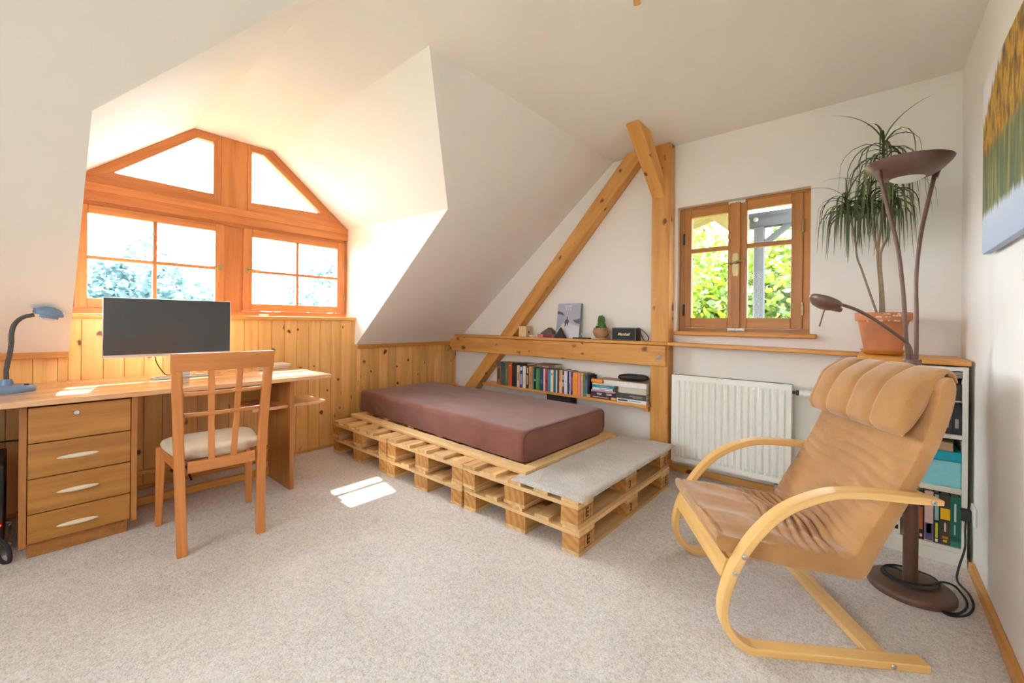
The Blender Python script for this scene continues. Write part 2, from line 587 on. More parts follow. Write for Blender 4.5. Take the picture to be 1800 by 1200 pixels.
M['cord'] = plain('black_cable', srgb(36, 40, 42), 0.5)
M['clay'] = plain('brown_stoneware', srgb(172, 128, 92), 0.4, noise_amt=0.1, noise_scale=14)
M['claypale'] = plain('pale_stoneware', srgb(202, 180, 150), 0.5, noise_amt=0.06)
M['boxwood'] = plain('pale_boxwood', srgb(222, 192, 148), 0.6, noise_amt=0.05, noise_scale=50)
M['clear'] = glass('window_glass')
M['gold'] = plain('gold_lettering', srgb(232, 214, 168), 0.35, metal=0.2, noise_amt=0.02)
M['led'] = None
def emit(name, col, s):
    m, nt, out = new_mat(name)
    e = N(nt, 'Emission'); e.inputs[0].default_value = (*col, 1); e.inputs[1].default_value = s
    L(nt, e.outputs[0], out.inputs[0])
    return m
M['led'] = emit('red_led', srgb(255, 40, 20), 3.0)
def rug_mat():
    m, nt, out = new_mat('grey_rug_pile')
    tc = N(nt, 'TexCoord')
    n1 = N(nt, 'TexNoise', Scale=120.0, Detail=4.0, Roughness=0.7)
    n2 = N(nt, 'TexNoise', Scale=5.0, Detail=3.0)
    for n in (n1, n2): L(nt, tc.outputs['Object'], n.inputs['Vector'])
    f = math_node(nt, 'ADD', math_node(nt, 'MULTIPLY', n1.outputs[0], 0.7), math_node(nt, 'MULTIPLY', n2.outputs[0], 0.3))
    col = ramp(nt, f, [(0.3, srgb(172, 163, 154)), (0.7, srgb(230, 223, 214))])
    b = bsdf(nt, out, col, 0.95, spec=0.1, sheen=0.3)
    bump(nt, b, n1.outputs[0], 0.9, 0.008)
    return m
M['rug'] = rug_mat()
_pc = {}
def paint(r, g, b, rough=0.5):
    k = (r, g, b, rough)
    if k not in _pc:
        _pc[k] = plain('print_%d_%d_%d' % (r, g, b), srgb(r, g, b), rough, noise_amt=0.04, noise_scale=40)
    return _pc[k]
M['paper'] = plain('page_edges', srgb(226, 214, 192), 0.9, noise_amt=0.08, noise_scale=200)
# ------------------------------------------------------------------ the room
XK, XR, YG, YB, ZC = -3.63, 0.365, 3.24, -2.0, 2.48      # knee wall, right wall, gable, back, ceiling
SX0, SZ0, SX1, SZ1 = -3.61, 0.895, -1.665, 2.48           # the roof slope from its foot to the ceiling
DL, DR, DTL, DTR, DZ = 0.165, 1.99, 0.80, 1.29, 1.935      # dormer: cheeks, flat top edges, top of the cheeks
WTL, WTR, WZ, WT = 0.80, 1.332, 1.985, 2.525          # the dormer profile where it meets the window
XW = -3.79                                                 # dormer window plane
def sl(y, z):
    return V((SX0 + (z - SZ0) * (SX1 - SX0) / (SZ1 - SZ0), y, z))

o = MB().box(-3.9, 0.6, YB - 0.1, 3.5, -0.06, 0.0).build('floor', M['carpet'], smooth=False)
struct(o, 'beige short pile carpet floor of the attic room', 'floor')

b = MB()
b.box(SX1 - 0.0, 0.6, YB - 0.1, 3.5, ZC, ZC + 0.1)
struct(b.build('ceiling', M['ceil'], smooth=False), 'flat off-white plaster ceiling', 'ceiling')

nrm = V((-(SZ1 - SZ0), 0, SX1 - SX0)).normalized() * 0.12
b = MB()
b.prism([sl(YB - 0.1, SZ0), sl(DL - 0.0006, SZ0), sl(DL - 0.0006, DZ), sl(DTL, SZ1), sl(YB - 0.1, SZ1)], nrm)
b.prism([sl(DR + 0.0006, SZ0), sl(3.4, SZ0), sl(3.4, SZ1), sl(DTR, SZ1), sl(DR + 0.0006, DZ)], nrm)
struct(b.build('wall_slope', M['wall'], smooth=False), 'white sloping attic wall with the dormer cut through it', 'wall')

b = MB()
XO = XW - 0.09
# the dormer ceiling rises a little towards the window
def wz(z0, z1, x0): return z0 + (z1 - z0) * (XO - x0) / (XW - x0)
xs_ = sl(0, DZ).x
eps = V((-0.003, 0, 0.003))
sk = V((0, 0, 0.0))
for yy, th in ((DR, 0.1), (DL, -0.1)):
    b.prism([V((SX0, yy, SZ0)) + eps, sl(yy, DZ) + eps, (XO, yy, wz(DZ, WZ, xs_) + 0.003), (XO, yy, SZ0)], (0, th, 0))
def ext(y0, y1, x0): return y0 + (y1 - y0) * (XO - x0) / (XW - x0)
yR, zR, zT = ext(DTR, WTR, SX1), wz(DZ, WZ, xs_), wz(SZ1, WT, SX1)
up = V((0, 0.07, 0.09))
b.prism([sl(DR, DZ), sl(DTR, SZ1), (XO, yR, zT), (XO, DR, zR)], up)
up = V((0, -0.07, 0.09))
b.prism([sl(DL, DZ), sl(DTL, SZ1), (XO, DTL, zT), (XO, DL, zR)], up)
b.prism([sl(DTL, SZ1), sl(DTR, SZ1), (XO, yR, zT), (XO, DTL, zT)], (0, 0, 0.09))
struct(b.build('wall_dormer', M['wall'], smooth=False), 'white dormer cheeks and sloping dormer ceiling', 'wall')

# gable wall with the casement hole
HX0, HX1, HZ0, HZ1 = -1.126, -0.293, 1.045, 2.002
b = MB()
b.box(-4.0, HX0, YG, YG + 0.22, 0, 2.6)
b.box(HX1, 0.6, YG, YG + 0.22, 0, 2.6)
b.box(HX0, HX1, YG, YG + 0.22, 0, HZ0)
b.box(HX0, HX1, YG, YG + 0.22, HZ1, 2.6)
struct(b.build('wall_back', M['wall'], smooth=False), 'white gable wall behind the radiator and bookcase', 'wall')
struct(MB().box(XR, XR + 0.15, YB - 0.1, 3.4, 0, 2.6).build('wall_right', M['wall'], smooth=False), 'white wall along the right carrying the canvas picture', 'wall')

# wall behind the viewer with a window opening added to let in fill light
b = MB()
b.box(-3.9, -2.2, YB - 0.15, YB, 0, 2.6)
b.box(-0.7, 0.6, YB - 0.15, YB, 0, 2.6)
b.box(-2.2, -0.7, YB - 0.15, YB, 0, 0.8)
b.box(-2.2, -0.7, YB - 0.15, YB, 2.15, 2.6)
struct(b.build('wall_front', M['wall'], smooth=False), 'white wall behind the viewer with an added opening for fill light', 'wall')
w3 = struct(thing('fill_window', 'wide window added in the wall behind the viewer for fill light', 'window', (-1.45, YB, 0.8)))
b = MB()
for x0, x1, z0, z1 in ((-2.2, -0.7, 0.8, 0.87), (-2.2, -0.7, 2.08, 2.15), (-2.2, -2.13, 0.87, 2.08), (-0.77, -0.7, 0.87, 2.08), (-1.485, -1.415, 0.87, 2.08)):
    b.box(x0, x1, YB - 0.1, YB - 0.03, z0, z1)
b.build('frame', M['winwood'], w3, bevel=0.003)
MB().box(-2.13, -0.77, YB - 0.068, YB - 0.062, 0.87, 2.08).build('pane', M['clear'], w3, smooth=False)

# knee wall: masonry behind, tongue-and-groove pine boards in front
b = MB()
b.box(-3.85, XK - 0.02, YB, DL, 0, 0.94); b.box(-3.85, XK - 0.02, DR, YG, 0, 0.94); b.box(-3.85, XK - 0.02, DL, DR, 0, 0.9)
b.box(-3.85, XK - 0.02, DL, DR, 0.9, 1.11)
b.mi = 1
y = YB
i = 0
widths = [0.118, 0.118, 0.118]
while y < YG - 0.002:
    y1 = min(y + 0.0965, YG)
    inside = (y >= DL - 0.05 and y1 <= DR + 0.09)
    y0c, y1c = y, y1
    z1 = 1.118 if (y1 > DL and y < DR) else (0.91 if y < DL else 0.885)
    # boards that straddle the cheek are cut at it
    if y < DL < y1:
        b.box(XK - 0.02, XK, y + 0.001, DL, 0.012, 0.91); y0c = DL
    if y < DR + 0.02 < y1:
        b.box(XK - 0.02, XK, DR + 0.02, y1 - 0.001, 0.012, 0.885); y1c = DR + 0.02
    b.box(XK - 0.02, XK, y0c + 0.001, y1c - 0.001, 0.012, z1)
    y = y1
wl = struct(b.build('wall_left', [M['wall'], M['panel']], bevel=0.0022, seg=1, smooth=False), 'knotty pine board panelling of the low knee wall', 'wall')

t = MB().box(XK, XK + 0.052, YB, DL, 0.884, 0.922).build('trim_1', M['trim'], bevel=0.003)
struct(t, 'pine trim strip under the slope above the desk', 'trim')
t = MB().box(XK, XK + 0.028, DR + 0.02, YG - 0.001, 0.858, 0.897).build('trim_2', M['trim'], bevel=0.003)
struct(t, 'pine trim strip under the slope above the bed', 'trim')
t = MB().box(XW + 0.02, XK + 0.022, DL + 0.002, DR + 0.025, 1.116, 1.146).build('trim_3', M['ledge'], bevel=0.006)
struct(t, 'pine window board capping the panelling under the dormer window', 'window sill')
t = MB().box(XK, XK + 0.014, YB, YG, 0.0, 0.022).build('baseboard_left', M['trim'], bevel=0.004)
struct(t, 'thin wooden strip along the foot of the panelling', 'baseboard')
t = MB().box(XR - 0.02, XR, YB, 2.80, 0.0, 0.05).build('baseboard_right', M['timber'], bevel=0.004)
struct(t, 'brown wooden baseboard along the right wall', 'baseboard')
t = MB().box(-3.62, -0.06, YG - 0.016, YG, 0.0, 0.05).build('baseboard_back', M['timber'], bevel=0.004)
struct(t, 'brown wooden baseboard below the radiator', 'baseboard')

# timber frame standing in front of the gable wall
PF = 3.135
b = MB().box(-1.285, -1.147, PF, YG, 0, ZC)
t = b.build('timber_pillar', M['timber'], bevel=0.006)
struct(t, 'upright amber timber post between the shelves and the casement window', 'post')
b = MB().box(-3.60, -1.160, 3.115, YG, 0.796, 0.952)
tb = b.build('timber_beam', M['timber'], bevel=0.006)
struct(tb, 'horizontal amber timber beam on the gable wall above the books', 'beam')
def bolt(parent, c, axis, r):
    c = V(c); q = V(axis).normalized().to_track_quat('Z', 'Y').to_matrix()
    MB().lathe([(r, 0.0), (r, 0.004), (r * 0.9, 0.006), (0.45 * r, 0.006), (0.45 * r, 0.012), (0.0, 0.012)], c, 20, q).build('bolt', M['steel'], parent)
bolt(tb, (-1.212, 3.115, 0.868), (0, -1, 0), 0.019)
bolt(tb, (-2.88, 3.115, 0.888), (0, -1, 0), 0.013)
# long raking brace in the plane of the gable wall
dv = V((-1.468 + 3.023, 0, 2.51 - 0.797)).normalized()
p0 = V((-3.023, 0, 0.797)); pl = V((dv.z, 0, -dv.x))      # pl: across, towards lower right
def bp(s, w, y): return p0 + dv * s + pl * w + V((0, y, 0))
b = MB()
W_ = 0.128
pts = []
s_lo = (0.0 - p0.z) / dv.z
def s_at(z, w): return (z - (p0 + pl * w).z) / dv.z
pts = [bp(s_at(0.0, 0), 0, PF), bp(s_at(ZC, 0), 0, PF), bp(s_at(ZC, W_), W_, PF), bp(s_at(0.0, W_), W_, PF)]
# the head of the brace dies into the post
t = b.prism(pts, (0, YG - PF - 0.001, 0)).build('timber_brace_beam', M['timber'], bevel=0.006)
struct(t, 'long slanting amber timber brace rising to the head of the post', 'beam')
# short brace from the post out to the ceiling
b = MB()
x0, x1 = -1.282, -1.186
poly = [(x0, PF + 0.02, 2.06), (x0, PF + 0.02, 2.185), (x0, 2.86, ZC), (x0, 2.66, ZC)]
t = b.prism(poly, (x1 - x0, 0, 0)).build('knee_brace_beam', M['timber'], bevel=0.005)
struct(t, 'short amber knee brace from the post head out to the ceiling', 'beam')

# dormer window
w1 = struct(thing('window_1', 'wide orange wooden dormer window above the desk', 'window', (XW, 1.08, 1.15)))
b = MB()
xf, xb = XW, XW - 0.075
def fr(y0, y1, z0, z1, x=xf, xx=xb):
    b.box(xx, x, y0, y1, z0, z1)
fr(DL + 0.001, DR - 0.001, 1.147, 1.185)                # bottom rail
fr(DL + 0.001, DL + 0.03, 1.185, 1.86); fr(DR - 0.031, DR - 0.001, 1.185, 1.86)
fr(DL + 0.03, DR - 0.031, 1.845, 1.875)
fr(0.993, 1.122, 1.185, 1.845, XW - 0.012)                       # middle post
b.build('frame', M['winwood'], w1, bevel=0.003)
b = MB()
b.box(XW - 0.10, XW + 0.018, DL + 0.001, DR - 0.001, 1.868, 1.932)
def pyr(z): return (WTR - DR) / (WT - WZ) * max(0.0, z - WZ)
def pyl(z): return (WTL - DL) / (WT - WZ) * max(0.0, z - WZ)
b.prism([(XW + 0.018, DL + 0.001, 1.932), (XW + 0.018, DR - 0.001, 1.932), (XW + 0.018, DR - 0.001, 1.985), (XW + 0.018, DL + 0.001, 1.985)], (-0.118, 0, 0))
b.build('transom_beam', M['winwood'], w1, bevel=0.004)
def sash(w, name, y0, y1, z0, z1, gy0, gy1, gz0, gz1, mv, mh, x):
    b = MB()
    b.box(x - 0.045, x, y0, gy0, z0, z1); b.box(x - 0.045, x, gy1, y1, z0, z1)
    b.box(x - 0.0445, x - 0.0005, gy0, gy1, z0, gz0); b.box(x - 0.0445, x - 0.0005, gy0, gy1, gz1, z1)
    s = b.build('sash', M['winwood'], w, bevel=0.004)
    b = MB()
    b.box(x - 0.04, x - 0.004, mv - 0.011, mv + 0.011, gz0, gz1)
    b.box(x - 0.041, x - 0.005, gy0, mv - 0.011, mh - 0.011, mh + 0.011); b.box(x - 0.041, x - 0.005, mv + 0.011, gy1, mh - 0.011, mh + 0.011)
    b.build('glazing_bar', M['winwood'], s, bevel=0.002)
    MB().box(x - 0.025, x - 0.021, gy0 - 0.005, gy1 + 0.005, gz0 - 0.005, gz1 + 0.005).build('pane', M['clear'], s, smooth=False)
    return s
s1 = sash(w1, 'sash', DL + 0.031, 0.992, 1.186, 1.844, 0.252, 0.934, 1.247, 1.79, 0.583, 1.508, XW + 0.012)
s2 = sash(w1, 'sash', 1.123, DR - 0.032, 1.186, 1.844, 1.186, 1.890, 1.247, 1.785, 1.535, 1.508, XW + 0.012)
def lever(parent, c, d):
    c = V(c); q = V((1, 0, 0)).to_track_quat('Z', 'Y').to_matrix()
    b = MB()
    b.ellipsoid(c, 0.004, 0.016, 0.03, 16, 8)
    b.tube([c, c + V((0.035, 0, 0)), c + V((0.04, d * 0.02, 0)), c + V((0.042, d * 0.08, -0.004))], 0.006, 10)
    b.build('handle', M['brass'], parent)
lever(s1, (XW + 0.014, 0.966, 1.515), -1)
lever(s2, (XW + 0.014, 1.152, 1.515), 1)
for z in (1.30, 1.62):
    MB().tube([(XW + 0.016, DR - 0.034, z), (XW + 0.016, DR - 0.034, z + 0.07)], 0.007, 10).build('hinge', M['brass'], w1)
MB().box(XW + 0.001, XW + 0.01, 1.24, 1.31, 1.152, 1.166).build('latch', M['white'], w1, bevel=0.002)
# fixed lights of the gable head
b = MB()
zt = WT - 0.002
b.box(xb, xf, 0.968, 1.150, 1.985, zt)
b.build('post', M['winwood'], w1, bevel=0.004)
def light(outer, inner):
    b = MB()
    n = len(outer)
    for i in range(n):
        j = (i + 1) % n
        q = [(XW, outer[i][0], outer[i][1]), (XW, outer[j][0], outer[j][1]), (XW, inner[j][0], inner[j][1]), (XW, inner[i][0], inner[i][1])]
        b.prism(q, (-0.06, 0, 0))
    f = b.build('light_frame', M['winwood'], w1, bevel=0.002)
    b = MB()
    b.prism([(XW - 0.03, p[0], p[1]) for p in inner], (-0.004, 0, 0))
    b.build('pane', M['clear'], f, smooth=False)
light([(DL + pyl(1.986) + 0.001, 1.9855), (0.967, 1.9855), (0.967, zt), (WTL, zt)], [(0.372, 2.078), (0.920, 2.070), (0.920, 2.462), (0.820, 2.462)])
light([(1.151, 1.9855), (DR + pyr(1.986) - 0.001, 1.9855), (WTR, zt), (1.151, zt)], [(1.180, 2.062), (1.745, 2.088), (1.262, 2.470), (1.180, 2.470)])

# casement window in the gable wall
w2 = struct(thing('window_2', 'brown two-leaf casement window in the gable wall', 'window', (-0.71, 3.30, 1.05)))
FY = 3.300
b = MB()
b.box(HX0, HX1, FY, FY + 0.07, HZ0, 1.088); b.box(HX0, HX1, FY, FY + 0.07, 1.985, HZ1)
b.box(HX0, -1.088, FY, FY + 0.07, 1.088, 1.985); b.box(-0.336, HX1, FY, FY + 0.07, 1.088, 1.985)
b.build('frame', M['win2wood'], w2, bevel=0.003)
def leaf(x0, x1, gx0, gx1, lock):
    y0 = FY - 0.014
    b = MB()
    b.box(x0, gx0, y0, y0 + 0.045, 1.09, 1.984); b.box(gx1, x1, y0, y0 + 0.045, 1.09, 1.984)
    b.box(gx0, gx1, y0 + 0.0005, y0 + 0.0445, 1.09, 1.163); b.box(gx0, gx1, y0 + 0.0005, y0 + 0.0445, 1.922, 1.984)
    s = b.build('sash', M['win2wood'], w2, bevel=0.004)
    MB().box(gx0, gx1, y0 + 0.004, y0 + 0.04, 1.654, 1.684).build('glazing_bar', M['win2wood'], s, bevel=0.003)
    MB().box(gx0 - 0.004, gx1 + 0.004, y0 + 0.02, y0 + 0.024, 1.158, 1.926).build('pane', M['clear'], s, smooth=False)
    return s
sA = leaf(-1.086, -0.735, -1.036, -0.783, False)
sB = leaf(-0.733, -0.338, -0.660, -0.402, True)
MB().box(-0.768, -0.700, FY - 0.030, FY - 0.014, 1.09, 1.984).build('meeting_strip', M['win2wood'], w2, bevel=0.005)
b = MB()
b.box(-0.744, -0.712, FY - 0.036, FY - 0.030, 1.46, 1.62)
b.box(-0.749, -0.707, FY - 0.034, FY - 0.030, 1.48, 1.60)
b.tube([(-0.728, FY - 0.034, 1.55), (-0.728, FY - 0.075, 1.55), (-0.715, FY - 0.082, 1.552), (-0.675, FY - 0.082, 1.56), (-0.66, FY - 0.07, 1.565)], 0.007, 10)
b.tube([(-0.728, FY - 0.06, 1.55), (-0.80, FY - 0.06, 1.545)], 0.004, 8)
b.build('handle', M['brass'], w2)
for z, nm in ((1.985, 'latch'), (1.079, 'latch')):
    b = MB()
    b.box(-0.78, -0.672, FY - 0.02, FY - 0.0145, z - 0.01, z + 0.012)
    b.tube([(-0.77, FY - 0.03, z), (-0.73, FY - 0.03, z)], 0.006, 8); b.tube([(-0.72, FY - 0.03, z), (-0.68, FY - 0.03, z)], 0.006, 8)
    b.build('latch', M['white'], w2)
for x in (-1.089, -0.337):
    for z in (1.18, 1.72):
        MB().tube([(x, FY - 0.018, z), (x, FY - 0.018, z + 0.085)], 0.008, 10).build('hinge', M['brass'] if x > -1 else M['dark'], w2)
MB().box(HX0 - 0.002, HX1 + 0.038, YG - 0.055, FY + 0.0, 1.032, 1.062).build('sill', M['ledge'], w2, bevel=0.008, seg=3)
# ------------------------------------------------------------------ pallets
def make_pallet():
    t = thing('wooden_pallet', 'pallet', 'pallet')
    LX, LY = 0.803, 1.168
    zs = (0.0, 0.019, 0.0925, 0.1125, 0.1325)
    stamp = plain('burnt_stamp', srgb(74, 52, 34), 0.8)
    for x0, x1 in ((0, 0.1), (0.329, 0.474), (0.703, 0.803)):
        MB().box(x0, x1, 0, LY, zs[0], zs[1]).build('skid', M['pallet'], t, bevel=0.002)
    for j, (y0, y1) in enumerate(((0, 0.145), (0.5115, 0.6565), (1.023, 1.168))):
        for i, (x0, x1) in enumerate(((0.001, 0.1), (0.331, 0.472), (0.703, 0.802))):
            bl = MB().box(x0, x1, y0 + 0.001, y1 - 0.001, zs[1], zs[2]).build('block', M['block'], t, bevel=0.002)
            if i == 2:
                b = MB()
                rot = Matrix(((0, 0, 1), (1, 0, 0), (0, 1, 0))).to_4x4()
                Mx = Matrix.Translation((x1 + 0.0004, (y0 + y1) / 2 + (-0.02 if j == 1 else 0.012), (zs[1] + zs[2]) / 2)) @ rot
                b.text('3' if j == 1 else 'E', Mx, 0.062, 0.0003, bold=0.002)
                if j != 1:
                    yc, zc = (y0 + y1) / 2 + 0.012, (zs[1] + zs[2]) / 2
                    for yy0, yy1, zz0, zz1 in ((-0.036, 0.036, 0.029, 0.031), (-0.036, 0.036, -0.031, -0.029), (-0.036, -0.034, -0.029, 0.029), (0.034, 0.036, -0.029, 0.029)):
                        b.box(x1 - 0.0002, x1 + 0.0007, yc + yy0, yc + yy1, zc + zz0, zc + zz1)
                b.build('stamp', stamp, bl, smooth=False)
        MB().box(0, LX, y0, y1, zs[2], zs[3]).build('stringer', M['pallet'], t, bevel=0.002)
    for x0, x1 in ((0, 0.098), (0.178, 0.270), (0.354, 0.449), (0.533, 0.625), (0.705, 0.803)):
        MB().box(x0, x1, 0, LY, zs[3], zs[4]).build('deck_board', M['pallet'], t, bevel=0.0025)
    return t
PX = (-3.478, -2.662, -1.846)
PG = 'stacked pallets of the bed platform'
pl = make_pallet()
plab = [
    ['lower pallet against the panelling, under the head end of the bed', 'upper pallet against the panelling, under the head end of the bed'],
    ['lower pallet in the middle of the bed platform, between two others', 'upper pallet in the middle of the bed platform, between two others'],
    ['lower pallet on the carpet below the one with the grey rug', 'upper pallet carrying the grey rug at the foot of the bed'],
]
first = True
for i in range(3):
    for k in range(2):
        loc = (PX[i] + (0.004 if k else 0) * (1 - i), 1.717 + (0.004, -0.003)[(i + k) % 2], 0.1326 * k)
        if first:
            pl.matrix_world = Matrix.Translation(loc); pl['label'] = plab[i][k]; pl['group'] = PG; first = False
        else:
            copy_thing(pl, loc, 0, plab[i][k], PG)

# plank frame the mattress lies on
t = thing('bed_base', 'plain pine plank frame between the brown mattress and the pallets', 'bed base', (-2.46, 2.35, 0.2655))
zb0, zb1 = 0.2656, 0.2896
MB().bar((-3.50, 1.932, (zb0 + zb1) / 2), (-1.44, 1.852, (zb0 + zb1) / 2), (0, 0, 1), 0.088, zb1 - zb0).build('plank', M['plank'], t, bevel=0.003)
MB().box(-3.50, -1.44, 2.80, 2.89, zb0, zb1).build('plank', M['plank'], t, bevel=0.003)
MB().box(-1.52, -1.441, 1.902, 2.799, zb0, zb1).build('plank', M['plank'], t, bevel=0.003)
MB().box(-3.50, -3.416, 1.985, 2.799, zb0, zb1).build('plank', M['plank'], t, bevel=0.003)
for x in (-3.1, -2.75, -2.4, -2.05, -1.75):
    MB().box(x - 0.04, x + 0.04, 1.985, 2.799, zb0, zb1 - 0.0005).build('slat', M['plank'], t, bevel=0.002)

# mattress
def mat_disp(co, n):
    side = (co.z < 0.44)
    d = noise.noise(V((co.x * 2.2, co.y * 2.2, co.z * 2))) * 0.005
    if n.y < -0.5:      # pulled sheet along the long side
        fx = math.exp(-((co.x + 2.95) / 0.45) ** 2)
        q = (co.x * 0.85 + co.z * 3.2)
        d += fx * 0.006 * math.sin(q * 26 + 2 * noise.noise(V((co.x * 4, 0, co.z * 5)))) * (0.4 + noise.noise(V((co.x * 7, 3, co.z * 9))))
    if n.z > 0.5:
        d += 0.004 * noise.noise(V((co.x * 5 + co.y * 3, co.y * 7, 1.7))) - 0.004 * math.cos((co.y - 2.39) * 3)
    if n.z < -0.02:
        h = V((n.x, n.y, 0))
        return (h.normalized() * (1 - h.length) * 0.035 if h.length > 1e-4 else V()) + skew(co)
    return n * d + skew(co)
def skew(co):
    # the mattress lies a little askew on its base
    return V((0, 0.125 * (-1.53 - co.x) / 2.07 * max(0.0, min(1.0, (2.88 - co.y) / 0.98)), 0))
t = thing('mattress', 'single mattress in a fitted brown sheet on the pallet bed', 'mattress', (-2.57, 2.39, 0.29))
MB().rbox(-3.600, -1.528, 1.900, 2.880, 0.2925, 0.474, 0.035, 90, 44, 8, mat_disp).build('sheet', M['sheet'], t, angle=180)
xe = -1.536
b = MB()
ring = []
for k in range(40):
    a = 2 * PI * k / 40
    c, s = math.cos(a), math.sin(a)
    q = 0.18
    ring.append(V((xe, 2.39 + 0.485 * math.copysign(abs(c) ** q, c), 0.381 + 0.0865 * math.copysign(abs(s) ** 0.35, s))))
b.tube(ring, 0.0032, 6, closed=True)
b.build('seam', M['piping'], t)

# rug on the end pallet
b = MB()
rr = random.Random(3)
nx, ny = 46, 110
x0, x1, y0, y1 = -1.468, -1.022, 1.712, 2.945
def rugpt(i, j, top):
    u, v = i / nx, j / ny
    x = x0 + (x1 - x0) * u; y = y0 + (y1 - y0) * v
    if v * (y1 - y0) > 0.078: x = x + (0.032) * (1 - u)
    e = min(u, 1 - u, v * 2.6, (1 - v) * 2.6)
    z = 0.2662 + (0.016 * min(1, (e * 24 + 0.25)) if top else 0.0)
    if top:
        z += 0.003 * noise.noise(V((x * 22, y * 22, 0))) + 0.004 * noise.noise(V((x * 4, y * 4, 5)))
        x += 0.004 * noise.noise(V((x * 30, y * 30, 9))); y += 0.004 * noise.noise(V((x * 30, y * 30, 19)))
    return V((x, y, z))
g1 = [[b._v(rugpt(i, j, True), V((i, j, 0)), 0) for j in range(ny + 1)] for i in range(nx + 1)]
g0 = [[b._v(rugpt(i, j, False), V((i, j, 0)), 0) for j in range(ny + 1)] for i in range(nx + 1)]
for i in range(nx):
    for j in range(ny):
        b._f([g1[i][j], g1[i + 1][j], g1[i + 1][j + 1], g1[i][j + 1]])
        b._f([g0[i][j], g0[i][j + 1], g0[i + 1][j + 1], g0[i + 1][j]])
for i in range(nx):
    b._f([g0[i][0], g0[i + 1][0], g1[i + 1][0], g1[i][0]]); b._f([g0[i][ny], g1[i][ny], g1[i + 1][ny], g0[i + 1][ny]])
for j in range(ny):
    b._f([g0[0][j], g1[0][j], g1[0][j + 1], g0[0][j + 1]]); b._f([g0[nx][j], g0[nx][j + 1], g1[nx][j + 1], g1[nx][j]])
tag(b.build('carpet_runner', M['rug'], angle=60), 'grey beige piece of carpet lying on the end pallet by the radiator', 'rug')

# ------------------------------------------------------------------ desk
D = thing('desk', 'long wooden desk with a four drawer pedestal under the dormer window', 'desk', (-3.25, 0.4, 0))
ZT = 0.742
MB().box(XK + 0.004, -2.858, -0.75, 1.398, ZT - 0.026, ZT).build('tabletop', M['desktop'], D, bevel=0.003)
ped = MB()
ped.box(-3.46, -2.92, -0.018, 0.006, 0.062, 0.7155); ped.box(-3.46, -2.92, 0.362, 0.386, 0.062, 0.7155)
ped.box(-3.46, -3.44, 0.006, 0.362, 0.062, 0.7155)
ped.box(-3.44, -2.925, 0.006, 0.362, 0.62 + 0.0935, 0.7155)
ped.box(-3.44, -2.945, 0.006, 0.362, 0.062, 0.074)
ped.build('pedestal', M['deskedge'], D, bevel=0.002)
MB().box(-3.40, -2.955, 0.008, 0.355, 0.0, 0.0615).build('plinth', M['deskedge'], D, bevel=0.002)
seams = (0.074, 0.209, 0.372, 0.535, 0.703)
for i in range(4):
    z0, z1 = seams[i] + 0.002, seams[i + 1] - 0.002
    dr = MB().box(-2.945, -2.922, 0.0085, 0.3595, z0, z1).build('drawer', M['desk'], D, bevel=0.002)
    if i < 3:
        zc = (0.133, 0.294, 0.455)[i]
        b = MB()
        pr = []
        nn = 18
        for k in range(nn + 1):
            u = -1 + 2 * k / nn
            pr.append((0.0105 * max(0.0, 1 - u * u) ** 0.6 + 0.0006, u * 0.073))
        Mx = Matrix(((0, 0.9, 0), (0, 0, 1), (1, 0, 0)))
        b.lathe(pr, (-2.908, 0.171, zc), 14, Mx)
        b.tube([(-2.922, 0.135, zc), (-2.908, 0.135, zc)], 0.004, 8); b.tube([(-2.922, 0.207, zc), (-2.908, 0.207, zc)], 0.004, 8)
        b.build('handle', M['handle'], dr)
    else:
        Mx = V((1, 0, 0)).to_track_quat('Z', 'Y').to_matrix()
        b = MB()
        b.lathe([(0.0125, 0), (0.0125, 0.003), (0.010, 0.006), (0.0, 0.006)], (-2.922, 0.163, 0.660), 24, Mx)
        b.build('lock', M['steel'], dr)
MB().box(-3.27, -2.893, 1.135, 1.165, 0.0, ZT - 0.0265).build('leg', M['deskedge'], D, bevel=0.003)
b = MB()
b.box(-3.27, -2.925, 0.925, 1.134, 0.536, 0.556); b.box(-3.27, -2.925, 1.166, 1.388, 0.536, 0.556)
b.build('shelf', M['desktop'], D, bevel=0.003)
MB().box(-3.27, -3.25, 0.925, 1.134, 0.557, ZT - 0.0265).build('back_panel', M['desk'], D, bevel=0.002)
MB().box(-3.262, -3.237, 0.387, 1.134, 0.022, 0.066).build('stretcher', M['trim'], D, bevel=0.003)
MB().box(-3.262, -3.237, 0.387, 1.134, 0.20, 0.225).build('stretcher', M['trim'], D, bevel=0.003)
MB().box(-3.45, -2.95, -0.72, -0.69, 0.0, ZT - 0.0265).build('leg', M['deskedge'], D, bevel=0.003)

